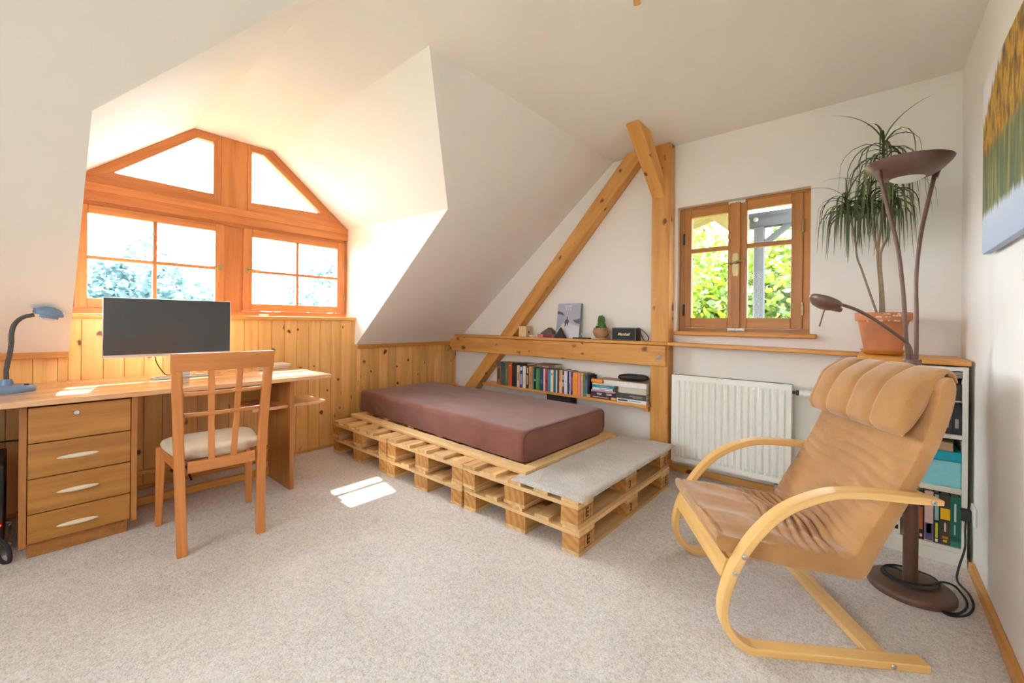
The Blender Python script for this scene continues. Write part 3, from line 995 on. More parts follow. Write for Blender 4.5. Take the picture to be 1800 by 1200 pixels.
# computer case and cables under the desk
t = thing('computer', 'black computer case with a red light under the desk, left of the drawers', 'computer', (-3.3, -0.17, 0))
MB().box(-3.40, -3.02, -0.25, -0.06, 0.07, 0.44).build('case', M['black'], t, bevel=0.006)
b = MB()
for k in range(9):
    b.box(-3.018, -3.014, -0.235, -0.075, 0.13 + k * 0.03, 0.145 + k * 0.03)
b.build('front_grille', M['dark'], t, bevel=0.002)
MB().ellipsoid((-3.012, -0.088, 0.165), 0.006, 0.02, 0.008, 12, 8).build('power_light', M['led'], t)
for x in (-3.06, -3.36):
    MB().tube(catmull([(x, -0.262, 0.0), (x, -0.262, 0.045), (x, -0.25, 0.062), (x, -0.06, 0.062), (x, -0.048, 0.045), (x, -0.048, 0.0)], 4), 0.006, 8).build('foot', M['steel'], t)
tag(MB().tube(catmull([(-3.0, -0.2, 0.24), (-2.98, -0.10, 0.15), (-2.965, -0.05, 0.08), (-2.96, -0.042, 0.012), (-2.97, -0.06, 0.008), (-2.99, -0.075, 0.03), (-3.0, -0.085, 0.07)], 6), 0.008, 8).build('power_cable', M['cord']),
    'black cable looping to the carpet beside the computer case', 'cable')
tag(MB().tube(catmull([(-3.52, -0.3, 0.46), (-3.5, -0.15, 0.455), (-3.5, -0.02, 0.45), (-3.5, 0.1, 0.40), (-3.52, 0.2, 0.2), (-3.55, 0.25, 0.008)], 6), 0.005, 8).build('cable', M['cord']),
    'thin black cable running behind the drawer pedestal', 'cable')

# ------------------------------------------------------------------ monitor
t = thing('monitor', 'large thin computer monitor on the desk before the dormer window', 'monitor', (-3.42, 0.6, ZT))
mx = -3.335
b = MB()
b.box(mx - 0.028, mx - 0.004, 0.286, 0.916, 0.884, 1.240)
b.build('housing', M['silver'], t, bevel=0.004)
MB().box(mx - 0.0035, mx, 0.289, 0.913, 0.902, 1.237).build('screen', M['screen'], t, bevel=0.001)
b = MB()
b.box(mx - 0.05, mx - 0.0285, 0.63, 0.70, ZT + 0.012, 1.05)
b.build('stand', M['silver'], t, bevel=0.004)
b = MB()
for y0, y1, x0, x1 in ((0.51, 0.80, -3.42, -3.405), (0.51, 0.525, -3.4045, -3.33), (0.785, 0.80, -3.4045, -3.33), (0.51, 0.80, -3.3295, -3.315)):
    b.box(x0, x1, y0, y1, ZT + 0.0005, ZT + 0.0118)
b.box(-3.4045, -3.33, 0.62, 0.71, ZT + 0.0005, ZT + 0.0115)
b.build('foot', M['silver'], t, bevel=0.003)
MB().tube(catmull([(-3.37, 0.52, 0.93), (-3.39, 0.53, 0.86), (-3.43, 0.56, 0.80), (-3.47, 0.60, 0.752), (-3.58, 0.66, 0.748), (-3.617, 0.68, 0.749)], 6), 0.003, 8).build('cable', M['cord'], t)
tag(MB().tube(catmull([(-3.60, 0.66, 0.70), (-3.59, 0.68, 0.62), (-3.585, 0.70, 0.5), (-3.58, 0.69, 0.30), (-3.56, 0.72, 0.12), (-3.54, 0.75, 0.009)], 6), 0.006, 8).build('cable', M['cord']),
    'black cable hanging under the desk behind the chair', 'cable')

# notebooks at the right end of the desk
def book_flat(name, label, x0, x1, y0, y1, z0, z1, cover, spine='x1', cat='book', group=None, th=0.0025, bands=()):
    """a closed book lying flat; spine names the side that carries it, the pages stand back on the other three"""
    t = thing(name, label, cat, ((x0 + x1) / 2, (y0 + y1) / 2, z0), 0, group)
    b = MB()
    e = 0.004
    b.box(x0, x1, y0, y1, z0, z0 + th); b.box(x0, x1, y0, y1, z1 - th, z1)
    if spine == 'x1': b.box(x1 - th, x1, y0, y1, z0 + th, z1 - th); pg = (x0 + e, x1 - th, y0 + e, y1 - e)
    if spine == 'y0': b.box(x0, x1, y0, y0 + th, z0 + th, z1 - th); pg = (x0 + e, x1 - e, y0 + th, y1 - e)
    if spine == 'y1': b.box(x0, x1, y1 - th, y1, z0 + th, z1 - th); pg = (x0 + e, x1 - e, y0 + e, y1 - th)
    mats = [cover]
    for (u0, u1, w0, w1, m) in bands:
        mats.append(m); b.mi = len(mats) - 1
        zz0, zz1 = z0 + (z1 - z0) * w0, z0 + (z1 - z0) * w1
        if spine == 'y0': b.box(x0 + (x1 - x0) * u0, x0 + (x1 - x0) * u1, y0 - 0.0006, y0 + 0.001, zz0, zz1)
        else: b.box(x1 - 0.001, x1 + 0.0006, y0 + (y1 - y0) * u0, y0 + (y1 - y0) * u1, zz0, zz1)
    b.build('cover', mats, t, bevel=0.0006, seg=1)
    MB().box(pg[0], pg[1], pg[2], pg[3], z0 + th, z1 - th).build('pages', M['paper'], t, bevel=0.0005, seg=1)
    return t
book_flat('notebook', 'tan notebook on the desk under a white one, behind the chair back', -3.60, -3.44, 1.13, 1.345, ZT + 0.0005, ZT + 0.019, paint(206, 164, 112), 'y0')
book_flat('notebook', 'white notebook lying on the tan notebook at the right end of the desk', -3.60, -3.435, 1.128, 1.353, ZT + 0.0195, ZT + 0.036, paint(236, 230, 222), 'y0')

# ------------------------------------------------------------------ desk lamp
t = thing('desk_lamp', 'blue grey gooseneck lamp on the left end of the desk', 'lamp', (-3.27, -0.06, ZT))
b = MB()
def basef(u): return 1.0
ring = []
for z, s in ((0.0005, 0.96), (0.008, 1.0), (0.02, 0.98), (0.030, 0.90), (0.035, 0.78)):
    rr_ = []
    for k in range(40):
        a = 2 * PI * k / 40
        c, q = math.cos(a), math.sin(a)
        rr_.append(V((-3.275 + 0.072 * s * math.copysign(abs(c) ** 0.8, c), -0.072 + 0.112 * s * math.copysign(abs(q) ** 0.8, q), ZT + z + (0.012 if (z > 0.015 and q < -0.2) else 0) * abs(q))))
    ring.append(rr_)
b.loft(ring)
b.lathe([(0.026, 0.02), (0.024, 0.05), (0.02, 0.066), (0.0, 0.068)], (-3.27, -0.062, ZT), 24)
b.build('base', M['lampblue'], t, angle=50)
MB().box(-3.25, -3.235, -0.005, 0.012, ZT + 0.034, ZT + 0.041).build('switch', M['black'], t, bevel=0.002)
gp = catmull([(-3.27, -0.062, ZT + 0.06), (-3.27, -0.062, 0.86), (-3.266, -0.052, 0.93), (-3.26, -0.047, 0.99), (-3.255, -0.046, 1.04), (-3.25, -0.036, 1.085), (-3.25, -0.010, 1.118), (-3.25, 0.028, 1.132)], 8)
b = MB()
b.tube(gp, [0.0095 + 0.0009 * (k % 2) for k in range(len(gp))], 12)
b.build('gooseneck', M['goose'], t, angle=60)
Mh = Matrix.Rotation(R(-12), 3, 'X')
b = MB()
hc = V((-3.25, 0.078, 1.140))
rings = []
for i in range(13):
    u = i / 12
    y = -0.05 + 0.105 * u
    w = 0.030 * (math.sin(PI * min(max(u * 0.93 + 0.05, 0), 1)) ** 0.5)
    h = 0.034 * (math.sin(PI * min(max(u * 0.86 + 0.10, 0), 1)) ** 0.6)
    rings.append([hc + Mh @ V((w * math.cos(a), y, max(-0.012, h * math.sin(a)))) for a in [2 * PI * k / 24 for k in range(24)]])
b.loft(rings)
b.tube([hc + Mh @ V((0, -0.058, 0.004)), hc + Mh @ V((0, -0.036, 0.006))], 0.013, 14)
b.build('shade', M['lampblue'], t, angle=60)
b = MB()
b.prism([hc + Mh @ V(p) for p in ((0.024, -0.030, -0.012), (0.024, 0.038, -0.012), (-0.024, 0.038, -0.012), (-0.024, -0.030, -0.012))], Mh @ V((0, 0, -0.014)))
b.build('reflector', M['lampblue'], t, bevel=0.002)
b = MB()
for x in (-0.009, 0.009):
    b.tube([hc + Mh @ V((x, -0.018, -0.030)), hc + Mh @ V((x, 0.026, -0.030))], 0.006, 10)
b.build('bulb', paint(236, 206, 190), t)

# ------------------------------------------------------------------ dining chair at the desk
ch = thing('wooden_chair', 'orange brown wooden chair with a grid back and cream seat pad', 'chair', (-2.455, 0.649, 0), R(180 - 4.5))
# local: +x points at the desk, y to the sitter's left; back stands at x=0
def cb(): return MB()
def cbuild(b, name, m, parent=ch, bevel=0.004, **k): return b.build(name, m, parent, bevel=bevel, local=True, **k)
HWb, HWt = 0.163, 0.194
prof = [(-0.018, 0.0), (0.0, 0.12), (0.014, 0.27), (0.02, 0.42), (0.012, 0.55), (-0.004, 0.72), (-0.026, 0.88), (-0.038, 0.955)]
def bx_at(z):
    for (xa, za), (xb_, zb) in zip(prof, prof[1:]):
        if za <= z <= zb:
            return xa + (xb_ - xa) * (z - za) / (zb - za)
    return prof[-1][0]
def hw_at(z): return HWb + (HWt - HWb) * max(0.0, min(1.0, z / 0.95)) ** 1.4
for s in (-1, 1):
    b = cb()
    pts = catmull([(bx_at(z), s * hw_at(z), z) for z in (0.0, 0.15, 0.30, 0.42, 0.55, 0.68, 0.80, 0.878)], 5)
    # square post lofted by hand so that it stands flat on the carpet
    rings = []
    for p in pts:
        hx = 0.0165 + 0.004 * math.exp(-((p.z - 0.42) / 0.2) ** 2); hy = 0.0205
        rings.append([p + V((-hx, -hy, 0)), p + V((hx, -hy, 0)), p + V((hx, hy, 0)), p + V((-hx, hy, 0))])
    cbuild(b.loft(rings), 'rear_leg', M['chair'])
    b = cb()
    yf = s * 0.205
    rings = []
    for z, w, xo in ((0.0, 0.0145, 0.012), (0.25, 0.018, 0.004), (0.425, 0.0205, 0.0)):
        p = V((0.432 + xo, yf + s * 0.006 * (1 - z / 0.425), z))
        rings.append([p + V((-w, -w, 0)), p + V((w, -w, 0)), p + V((w, w, 0)), p + V((-w, w, 0))])
    cbuild(b.loft(rings), 'front_leg', M['chair'])
def curved_rail(z0, z1, hw, x_at, t, bow, name, m=M['chair'], end_ext=0.0):
    b = cb(); n = 16; rings = []
    for i in range(n + 1):
        u = -1 + 2 * i / n
        y = u * (hw + end_ext)
        xb0 = x_at(z0) - bow * (1 - u * u); xb1 = x_at(z1) - bow * (1 - u * u)
        rings.append([V((xb0 - t / 2, y, z0)), V((xb0 + t / 2, y, z0)), V((xb1 + t / 2, y, z1)), V((xb1 - t / 2, y, z1))])
    return cbuild(b.loft(rings), name, m, bevel=0.003)
curved_rail(0.872, 0.957, hw_at(0.92), bx_at, 0.026, 0.022, 'top_rail', end_ext=0.021)
for z in (0.650, 0.752):
    curved_rail(z, z + 0.018, hw_at(z) - 0.021, bx_at, 0.016, 0.018, 'back_rail')
for s in (-1, 1):
    b = cb(); rings = []
    for i in range(15):
        z = 0.425 + (0.885 - 0.425) * i / 14
        y = s * (0.046 + 0.014 * (z - 0.42) / 0.46)
        u = y / hw_at(z)
        bow = 0.02 * max(0, (z - 0.45) / 0.4) ** 0.5 if z > 0.45 else 0
        x = bx_at(z) - min(bow, 0.02) * (1 - u * u)
        hy = 0.0135
        rings.append([V((x - 0.007, y - hy, z)), V((x + 0.007, y - hy, z)), V((x + 0.007, y + hy, z)), V((x - 0.007, y + hy, z))])
    cbuild(b.loft(rings), 'back_slat', M['chair'], bevel=0.003)
b = cb(); b.box(0.007, 0.029, -0.143, 0.143, 0.375, 0.428); cbuild(b, 'apron', M['chair'])
b = cb(); b.box(0.425, 0.445, -0.184, 0.184, 0.372, 0.424); cbuild(b, 'apron', M['chair'])
for s in (-1, 1):
    b = cb(); b.bar((0.037, s * 0.165, 0.398), (0.411, s * 0.197, 0.398), (0, 0, 1), 0.02, 0.05); cbuild(b, 'apron', M['chair'])
b = cb()
rings = []
for z, g in ((0.429, -0.012), (0.436, 0.0), (0.452, 0.006), (0.466, 0.0), (0.474, -0.016), (0.478, -0.05)):
    ring = []
    for k in range(64):
        a = 2 * PI * k / 64
        c, s_ = math.cos(a), math.sin(a)
        u = math.copysign(abs(c) ** 0.45, c); w = math.copysign(abs(s_) ** 0.45, s_)
        x = 0.245 + u * (0.215 + g)
        hy = (0.172 + 0.05 * (u + 1) / 2) + g
        # the pad is notched between the rear legs
        if u < -0.8: hy = min(hy, 0.140 + g * 0.2)
        ring.append(V((x, w * hy, z)))
    rings.append(ring)
b.loft(rings)
cbuild(b, 'seat_pad', M['seatpad'], bevel=0, angle=60)

# ------------------------------------------------------------------ bentwood armchair
ac = thing('armchair', 'bentwood cantilever armchair with tan suede cushion and headrest', 'armchair', (-0.298, 1.599, 0), R(33.5))
path = catmull([(.579, 0, .550), (.478, 0, .555), (.345, 0, .5605), (.235, 0, .548), (.112, 0, .490), (.022, 0, .400), (-.041, 0, .297), (-.077, 0, .194), (-.0825, 0, .112), (-.052, 0, .050), (0.0, 0, .0158), (.06, 0, .0128), (.3, 0, .0128), (.545, 0, .0128)], 9)
def side_frame(n0):
    b = MB()
    m = len(path)
    th = []
    for i in range(m):
        s = i / (m - 1)
        th.append(0.0255 if i > 6 else 0.017 + 0.0085 * i / 6)
    pts = [p + V((0, n0 + 0.025, 0)) for p in path]
    b.sweep(pts, (0, 1, 0), 0.05, th)
    return b.build('side_frame', M['bent'], ac, bevel=0.003, local=True)
f1 = side_frame(0.0)
f2 = side_frame(0.615)
for (d, z) in ((-0.038, 0.345), (-0.075, 0.288), (0.545, 0.548), (0.425, 0.016)):
    q = V((0, -1, 0)).to_track_quat('Z', 'Y').to_matrix()
    # centre each bolt on the strap
    best = min(path, key=lambda p: (p.x - d) ** 2 + (p.z - z) ** 2)
    for fr_, yy, qq in ((f1, 0.0, q), (f2, 0.665, V((0, 1, 0)).to_track_quat('Z', 'Y').to_matrix())):
        MB().lathe([(0.0085, -0.001), (0.0085, 0.002), (0.006, 0.004), (0.003, 0.004), (0.003, 0.0015), (0.0, 0.0015)], (best.x, yy, best.z), 18, qq).build('bolt', M['steel'], fr_, local=True)
b = MB(); b.obox((-0.066, 0.3325, 0.262), (0, 1, 0), (0.3, 0, 1), (1, 0, -0.3), 0.2825, 0.034, 0.010); b.build('front_rail', M['bent'], ac, bevel=0.003, local=True)
b = MB(); b.box(0.386, 0.446, 0.0505, 0.6145, 0.0012, 0.0245); b.build('floor_rail', M['bent'], ac, bevel=0.003, local=True)
st = [((-.099, .379), (-.088, .318)), ((-.06, .372), (-.04, .308)), ((.05, .362), (.055, .292)), ((.17, .347), (.17, .272)), ((.28, .333), (.29, .260)), ((.335, .330), (.365, .248)), ((.358, .346), (.395, .268)), ((.392, .415), (.440, .365)), ((.455, .522), (.505, .492)), ((.525, .655), (.565, .618)), ((.570, .765), (.607, .712)), ((.598, .855), (.645, .825)), ((.610, .920), (.658, .905)), ((.628, .948), (.648, .945))]
# slatted carrier under the cushion
car = MB()
for n in (0.16, 0.505):
    car.sweep(catmull([(-0.055, n, 0.292), (.055, n, .277), (.17, n, .258), (.29, n, .245), (.385, n, .236), (.455, n, .352), (.518, n, .478), (.578, n, .606), (.62, n, .70)], 4), (0, 1, 0), 0.03, 0.012)
car.build('seat_carrier', M['bent'], ac, bevel=0.002, local=True)
b = MB()
for (p, q) in (((0.545, 0.0505), (0.615, 0.0)), ):
    b.bar((0.556, 0.051, 0.549), (0.556, 0.6145, 0.549), (0, 0, 1), 0.02, 0.02)
b.build('arm_rail', M['bent'], ac, bevel=0.002, local=True)

def smooth_stations(st, sub=24):
    T = catmull([(a[0], 0, a[1]) for a, _ in st], sub); B = catmull([(c[0], 0, c[1]) for _, c in st], sub)
    return list(zip(T, B))
def cushion(stations, n0, n1, name, mat, wr, pw=14.0, nn=64, extra=None, taper=0.35):
    b = MB(); rings = []
    m = len(stations); s = 0.0; prev = None
    us = sorted(set([round(-0.955 + 1.91 * i / nn, 5) for i in range(nn + 1)] + [sg * q for sg in (-1, 1) for q in (0.968, 0.98, 0.99, 0.996, 1.0)]))
    loop = [(u, 1) for u in us] + [(u, -1) for u in reversed(us)]
    for i, (T, B) in enumerate(stations):
        c = (T + B) / 2; h = (T - B) / 2
        if prev is not None: s += (c - prev).length
        prev = c
        k_ = min(i, m - 1 - i)
        endk = min(1.0, taper + (1 - taper) * (1 - (1 - min(1, k_ / 16.0)) ** 2) ** 0.5)
        hn = h.normalized(); ring = []
        for (u, sg) in loop:
            w = sg * max(0.0, 1 - abs(u) ** pw) ** (2.2 / pw)
            y = (n0 + n1) / 2 + u * (n1 - n0) / 2
            p = c + h * w * endk + V((0, y, 0))
            if extra: p += extra(s, y, u, w, hn, i / (m - 1))
            if sg > 0: p += hn * wr(s, y) * min(1, (1 - abs(u)) * 12) * min(1, k_ / 12)
            ring.append(p)
        rings.append(ring)
    b.loft(rings)
    return b.build(name, mat, ac, local=True, angle=80)
def wr_main(s, y):
    seat = 1 / (1 + math.exp((s - 0.46) * 40))
    yc = y - 0.33
    # pulled folds: nearly level on the back, fanning out on the seat
    ph = s * 150 + 7 * noise.noise(V((s * 2.6, y * 4.2, 2))) - yc * 10 * (0.25 + seat * 1.6)
    env = max(0.0, 0.38 + noise.noise(V((s * 3.4, y * 3.0, 7))) + 0.55 * yc)
    near = math.exp(-((s - 0.66) / 0.2) ** 2) * 0.9 + 0.35 + 0.6 * seat
    w1 = (abs(math.sin(ph / 2)) ** 0.8 - 0.6) * 0.030 * env * near
    w2 = 0.012 * noise.noise(V((s * 7 + y * 6, y * 6 - s * 2, 0.3))) * (0.5 + seat)
    w3 = 0.016 * max(0.0, noise.noise(V((s * 8 + y * 9, y * 12 - s * 4, 4)))) * seat
    return w1 + w2 + w3
cs = smooth_stations(st)
cushion(cs, 0.054, 0.611, 'cushion', M['suede'], wr_main, pw=26.0)
ph = [((.492, .738), (.528, .742)), ((.478, .775), (.560, .765)), ((.498, .845), (.597, .815)), ((.535, .915), (.622, .870)), ((.585, .955), (.640, .905)), ((.635, .978), (.648, .950)), ((.672, .965), (.660, .945)), ((.690, .930), (.664, .922))]
def pil_extra(s, y, u, w, hn, t):
    d = 0.0
    for k in (0.205, 0.335, 0.465):
        d -= 0.015 * math.exp(-(abs(y - k) / 0.012) ** 1.3)
    d -= 0.010 * math.exp(-((y - 0.56) / 0.009) ** 2)
    return hn * d * max(0, w)
cushion(smooth_stations(ph, 12), 0.078, 0.602, 'headrest', M['suede'], lambda s, y: 0.004 * noise.noise(V((s * 14, y * 10, 2))), pw=7.0, nn=110, extra=pil_extra, taper=0.15)
# ------------------------------------------------------------------ shelves on the gable wall
def zl(x):            # upper face of the long ledge, which sags a little towards the right wall
    return 0.979 if x < -1.1 else 0.979 - 0.021 * (x + 1.1) / 1.45
LT = 0.024
b = MB()
pr = [(-3.58, 3.085), (-1.155, 3.085), (-1.155, PF - 0.002), (-1.285 + 0.0, PF - 0.002)]
# strip over the beam as far as the post, then on behind the radiator to the bookcase
b.prism([(-3.50, 3.100, 0.979 - LT), (-1.290, 3.100, 0.979 - LT), (-1.290, 3.100, 0.979), (-3.50, 3.100, 0.979)], (0, YG - 3.100 - 0.001, 0))
b.prism([(-1.289, 3.100, 0.979 - LT), (-1.145, 3.100, 0.979 - LT), (-1.145, 3.100, 0.979), (-1.289, 3.100, 0.979)], (0, PF - 3.100 - 0.001, 0))
b.prism([(-1.144, 3.100, 0.9795 - LT), (-0.052, 3.100, zl(-0.052) - LT), (-0.052, 3.100, zl(-0.052)), (-1.144, 3.100, 0.9795)], (0, YG - 3.100 - 0.001, 0))
b.prism([(-0.0515, 2.815, zl(-0.052) - LT), (0.352, 2.815, zl(0.352) - LT), (0.352, 2.815, zl(0.352)), (-0.0515, 2.815, zl(-0.052))], (0, YG - 2.815 - 0.001, 0))
tag(b.build('ledge_shelf', M['ledge'], bevel=0.004, seg=2), 'long narrow pine ledge running from the slope over the radiator to the bookcase', 'shelf')

SZ = 0.493
SY = 3.082
t = thing('wall_shelf', 'low pine shelf carrying the row of books below the timber beam', 'shelf', (-2.16, 3.16, SZ - 0.022))
MB().box(-3.045, -1.290, SY, YG - 0.001, SZ - 0.022, SZ).build('board', M['ledge'], t, bevel=0.003)
b = MB(); b.box(-1.322, -1.2905, SY + 0.03, YG - 0.001, SZ - 0.056, SZ - 0.0225); b.build('bracket', M['timber'], t, bevel=0.002)

def book_up(label, x0, w, h, d, cover, bands=(), y0=None, z0=SZ, lean=0.0, group='upright books on the wall shelf', name='book', th=0.002):
    """upright book, spine to the room (-y)"""
    y0 = SY + 0.006 if y0 is None else y0
    z0 = z0 + 0.0004
    t = thing(name, label, 'book', (x0 + w / 2, y0 + d / 2, z0), 0, group)
    b = MB()
    b.box(x0, x0 + w, y0, y0 + th, z0, z0 + h)
    b.box(x0, x0 + th, y0 + th, y0 + d, z0, z0 + h); b.box(x0 + w - th, x0 + w, y0 + th, y0 + d, z0, z0 + h)
    mats = [cover]
    for (u0, u1, w0, w1, m) in bands:
        mats.append(m); b.mi = len(mats) - 1
        b.box(x0 + w * u0, x0 + w * u1, y0 - 0.0006, y0 + 0.0005, z0 + h * w0, z0 + h * w1)
    b.build('cover', mats, t, bevel=0.0005, seg=1)
    MB().box(x0 + th, x0 + w - th, y0 + th, y0 + d - 0.003, z0 + 0.002, z0 + h - 0.003).build('pages', M['paper'], t, smooth=False)
    return t

P_ = paint
def bd(*a): return a
# (label, left px, right px, height, cover, title bands)
K0, WH, GD = P_(30, 30, 32), P_(236, 232, 224), P_(206, 172, 96)
row = [
 ('tan and brown patterned book, leftmost in the shelf row', 872.0, 879.6, .226, P_(150, 116, 92), [bd(.1, .9, .82, .98, P_(120, 92, 110)), bd(.3, .7, .25, .72, P_(70, 50, 44))]),
 ('slate blue book second from the left in the shelf row', 880.0, 887.2, .226, P_(88, 92, 104), [bd(0.05, .95, .66, .98, P_(56, 84, 116))]),
 ('olive green book between the slate blue and orange red books', 887.5, 893.4, .226, P_(96, 128, 62), [bd(.3, .7, .3, .7, P_(128, 150, 92))]),
 ('orange red book between the olive green and black books', 893.7, 900.6, .228, P_(212, 84, 48), [bd(.2, .8, .86, .9, P_(240, 180, 150))]),
 ('wide black book in the shelf row next to the orange red book', 901.0, 909.2, .230, K0, []),
 ('cream book just right of the wide black book in the shelf row', 909.6, 914.7, .210, P_(220, 200, 166), [bd(.35, .65, .3, .7, P_(120, 90, 70))]),
 ('dark blue book with white lettering bands beside the cream book', 915.0, 920.1, .210, P_(58, 64, 128), [bd(.2, .8, .78, .94, WH), bd(.25, .75, .15, .62, P_(190, 190, 210))]),
 ('white book right of the dark blue lettered book in the row', 920.4, 925.6, .207, P_(236, 230, 214), [bd(.4, .6, .2, .7, P_(190, 184, 170))]),
 ('brown and white patterned book beside the salmon tan book', 926.0, 931.0, .208, P_(66, 46, 38), [bd(.45, .8, .7, .95, WH), bd(.3, .75, .18, .6, P_(200, 186, 170))]),
 ('salmon tan book with faded spine in the middle of the row', 931.3, 937.2, .209, P_(214, 150, 102), [bd(.3, .7, .2, .8, P_(190, 110, 78))]),
 ('thin sea green book right of the salmon tan book', 937.5, 940.5, .206, P_(80, 140, 112), []),
 ('dark green black book with a white dot on its spine', 940.8, 944.3, .209, P_(20, 44, 34), [bd(.2, .8, .38, .46, WH)]),
 ('bright green book under the left end of the flat brown book', 944.6, 950.6, .203, P_(60, 138, 74), [bd(.1, .3, .05, .95, P_(130, 180, 120))]),
 ('navy blue book right of the bright green book', 951.0, 956.8, .203, P_(40, 66, 104), [bd(.2, .8, .3, .5, P_(70, 100, 140))]),
 ('thin pale pink book between navy and crimson books', 957.1, 960.0, .203, P_(240, 206, 214), []),
 ('crimson book in the middle of the shelf row', 960.3, 964.2, .203, P_(196, 50, 74), [bd(.2, .8, .4, .55, P_(140, 24, 44))]),
 ('sky blue book right of the crimson book', 964.6, 969.1, .201, P_(60, 150, 188), []),
 ('cream book with one dark mark between sky blue and teal books', 969.4, 974.1, .199, P_(238, 226, 190), [bd(.35, .65, .76, .86, P_(60, 60, 60))]),
 ('teal blue book left of the thin white blue one', 974.4, 978.0, .199, P_(56, 116, 126), []),
 ('thin white blue book between teal and dark brown books', 978.3, 980.6, .199, P_(206, 232, 240), []),
 ('thin dark brown book left of the peach book', 980.9, 983.5, .201, P_(62, 44, 40), []),
 ('peach coloured book right of the flat brown book', 983.8, 989.2, .203, P_(236, 190, 150), [bd(.1, .5, .5, .98, P_(206, 120, 90))]),
 ('thin black and white speckled book by the lavender white book', 989.5, 991.8, .203, P_(60, 54, 54), [bd(.2, .8, .3, .5, WH), bd(.2, .8, .6, .8, WH)]),
 ('lavender white book, widest of the pale ones in the row', 992.1, 997.8, .201, P_(222, 222, 240), [bd(.4, .6, .5, .55, K0)]),
 ('thin dark navy book right of the lavender white book', 998.1, 1000.2, .201, P_(34, 34, 66), []),
 ('lavender book with dark lettering left of the purple one', 1000.5, 1003.2, .199, P_(196, 190, 226), [bd(.3, .7, .15, .5, P_(60, 50, 110))]),
 ('thin purple book left of the orange book', 1003.5, 1006.2, .195, P_(84, 50, 104), [bd(.5, .9, .2, .8, P_(200, 120, 120))]),
 ('bright orange book towards the right end of the row', 1006.6, 1014.8, .196, P_(244, 154, 42), []),
 ('pink book right of the bright orange book', 1015.4, 1020.2, .194, P_(238, 150, 166), [bd(.7, .95, 0, 1, P_(210, 90, 90))]),
 ('thin yellow book between pink and grey green books', 1020.5, 1023.2, .196, P_(226, 196, 70), [bd(.1, .9, 0.0, .7, P_(190, 186, 160))]),
 ('grey green book right of the thin yellow book', 1023.5, 1026.4, .190, P_(110, 124, 100), []),
 ('grey blue book left of the last dark book', 1026.7, 1030.4, .190, P_(88, 116, 142), [bd(.1, .9, .75, .95, P_(60, 60, 80))]),
 ('dark navy book, rightmost of the upright row', 1030.7, 1033.6, .182, P_(34, 30, 48), []),
]
def px_x(u):          # reading the row from left to right along the shelf edge
    a, c = (872.0, -2.848), (1033.6, -1.790)
    t = (u - 872.0) / (1033.6 - 872.0)
    return a[1] + (c[1] - a[1]) * (t + 0.085 * t * (1 - t))
for (lab, u0, u1, h, cov, bands) in row:
    x0, x1 = px_x(u0), px_x(u1)
    book_up(lab, x0 + 0.0005, (x1 - x0) - 0.0005, h, 0.125 if h < .215 else 0.135, cov, bands)
RT_ = SZ
book_flat('book', 'flat brown patterned book lying across the tops of upright books', px_x(944.6), px_x(944.6) + .205, SY + 0.004, SY + 0.128, SZ + 0.2105, SZ + 0.245, P_(112, 92, 74), 'y0', group='books lying on the upright row', bands=[bd(.05, .28, .25, .75, P_(150, 128, 104)), bd(.34, .7, .2, .5, P_(196, 170, 140))])
book_flat('book', 'black flat book lying on top of the cream and dark blue books', px_x(909.6) + 0.001, px_x(909.6) + .125, SY + 0.01, SY + 0.14, SZ + 0.2115, SZ + 0.233, K0, 'y0', group='books lying on the upright row')

# stacks at the right end of the wall shelf
G1 = 'left stack of lying books on the wall shelf'
z = SZ + 0.0005
def lay(label, x0, x1, h, cov, bands=(), d=0.13, grp=G1, dy=0.0, nm='book'):
    global z
    t = book_flat(nm, label, x0, x1, SY + 0.006 + dy, SY + 0.006 + dy + d, z, z + h, cov, 'y0', group=grp, bands=bands)
    z += h + 0.0005
    return t
lay('maroon book with gilt ends at the bottom of the left stack', -1.815, -1.545, .026, P_(84, 40, 48), [bd(0, .13, .1, .9, GD), bd(.84, .99, .1, .9, GD), bd(.22, .75, .4, .65, P_(190, 170, 160))], d=.14)
lay('dark charcoal book with white title blocks in the left stack', -1.775, -1.552, .030, P_(56, 50, 56), [bd(.26, .46, .28, .45, WH), bd(.26, .46, .55, .72, WH), bd(.64, .86, .28, .45, WH), bd(.64, .86, .55, .72, WH)])
lay('thin mauve book in the left stack', -1.772, -1.555, .014, P_(200, 150, 176))
lay('white book with small dark title in the left stack', -1.760, -1.575, .020, P_(232, 232, 236), [bd(.34, .62, .4, .6, P_(90, 90, 100)), bd(.66, .94, .4, .6, P_(90, 90, 100))], d=.12)
lay('teal blue book in the left stack', -1.762, -1.565, .022, P_(44, 140, 164), [bd(.2, .8, .35, .55, P_(150, 210, 220))], d=.125)
lay('thin white and cream book under the orange roll', -1.762, -1.56, .010, P_(226, 226, 214), d=.12)
zA = z
tag(MB().tube([(-1.772, SY + 0.022, zA + 0.0185), (-1.672, SY + 0.025, zA + 0.0165)], [0.0175, 0.0155], 20).build('paper_roll', P_(244, 150, 54)), 'orange rolled paper on top of the left stack of books', 'paper roll')
G2 = 'right stack of lying books on the wall shelf'
z = SZ + 0.0005
lay('white book with black title at the bottom of the right stack', -1.538, -1.296, .028, P_(234, 234, 236), [bd(.03, .38, .3, .75, P_(70, 70, 74)), bd(.42, .82, .45, .65, P_(150, 150, 154))], grp=G2, d=.14)
lay('dark grey book with faint title in the right stack', -1.545, -1.296, .044, P_(72, 74, 72), [bd(.46, .88, .52, .66, P_(150, 150, 148)), bd(.56, .88, .28, .42, P_(150, 150, 148))], grp=G2, d=.14)
lay('pale beige box shaped book in the right stack', -1.525, -1.296, .046, P_(206, 202, 186), grp=G2, d=.14)
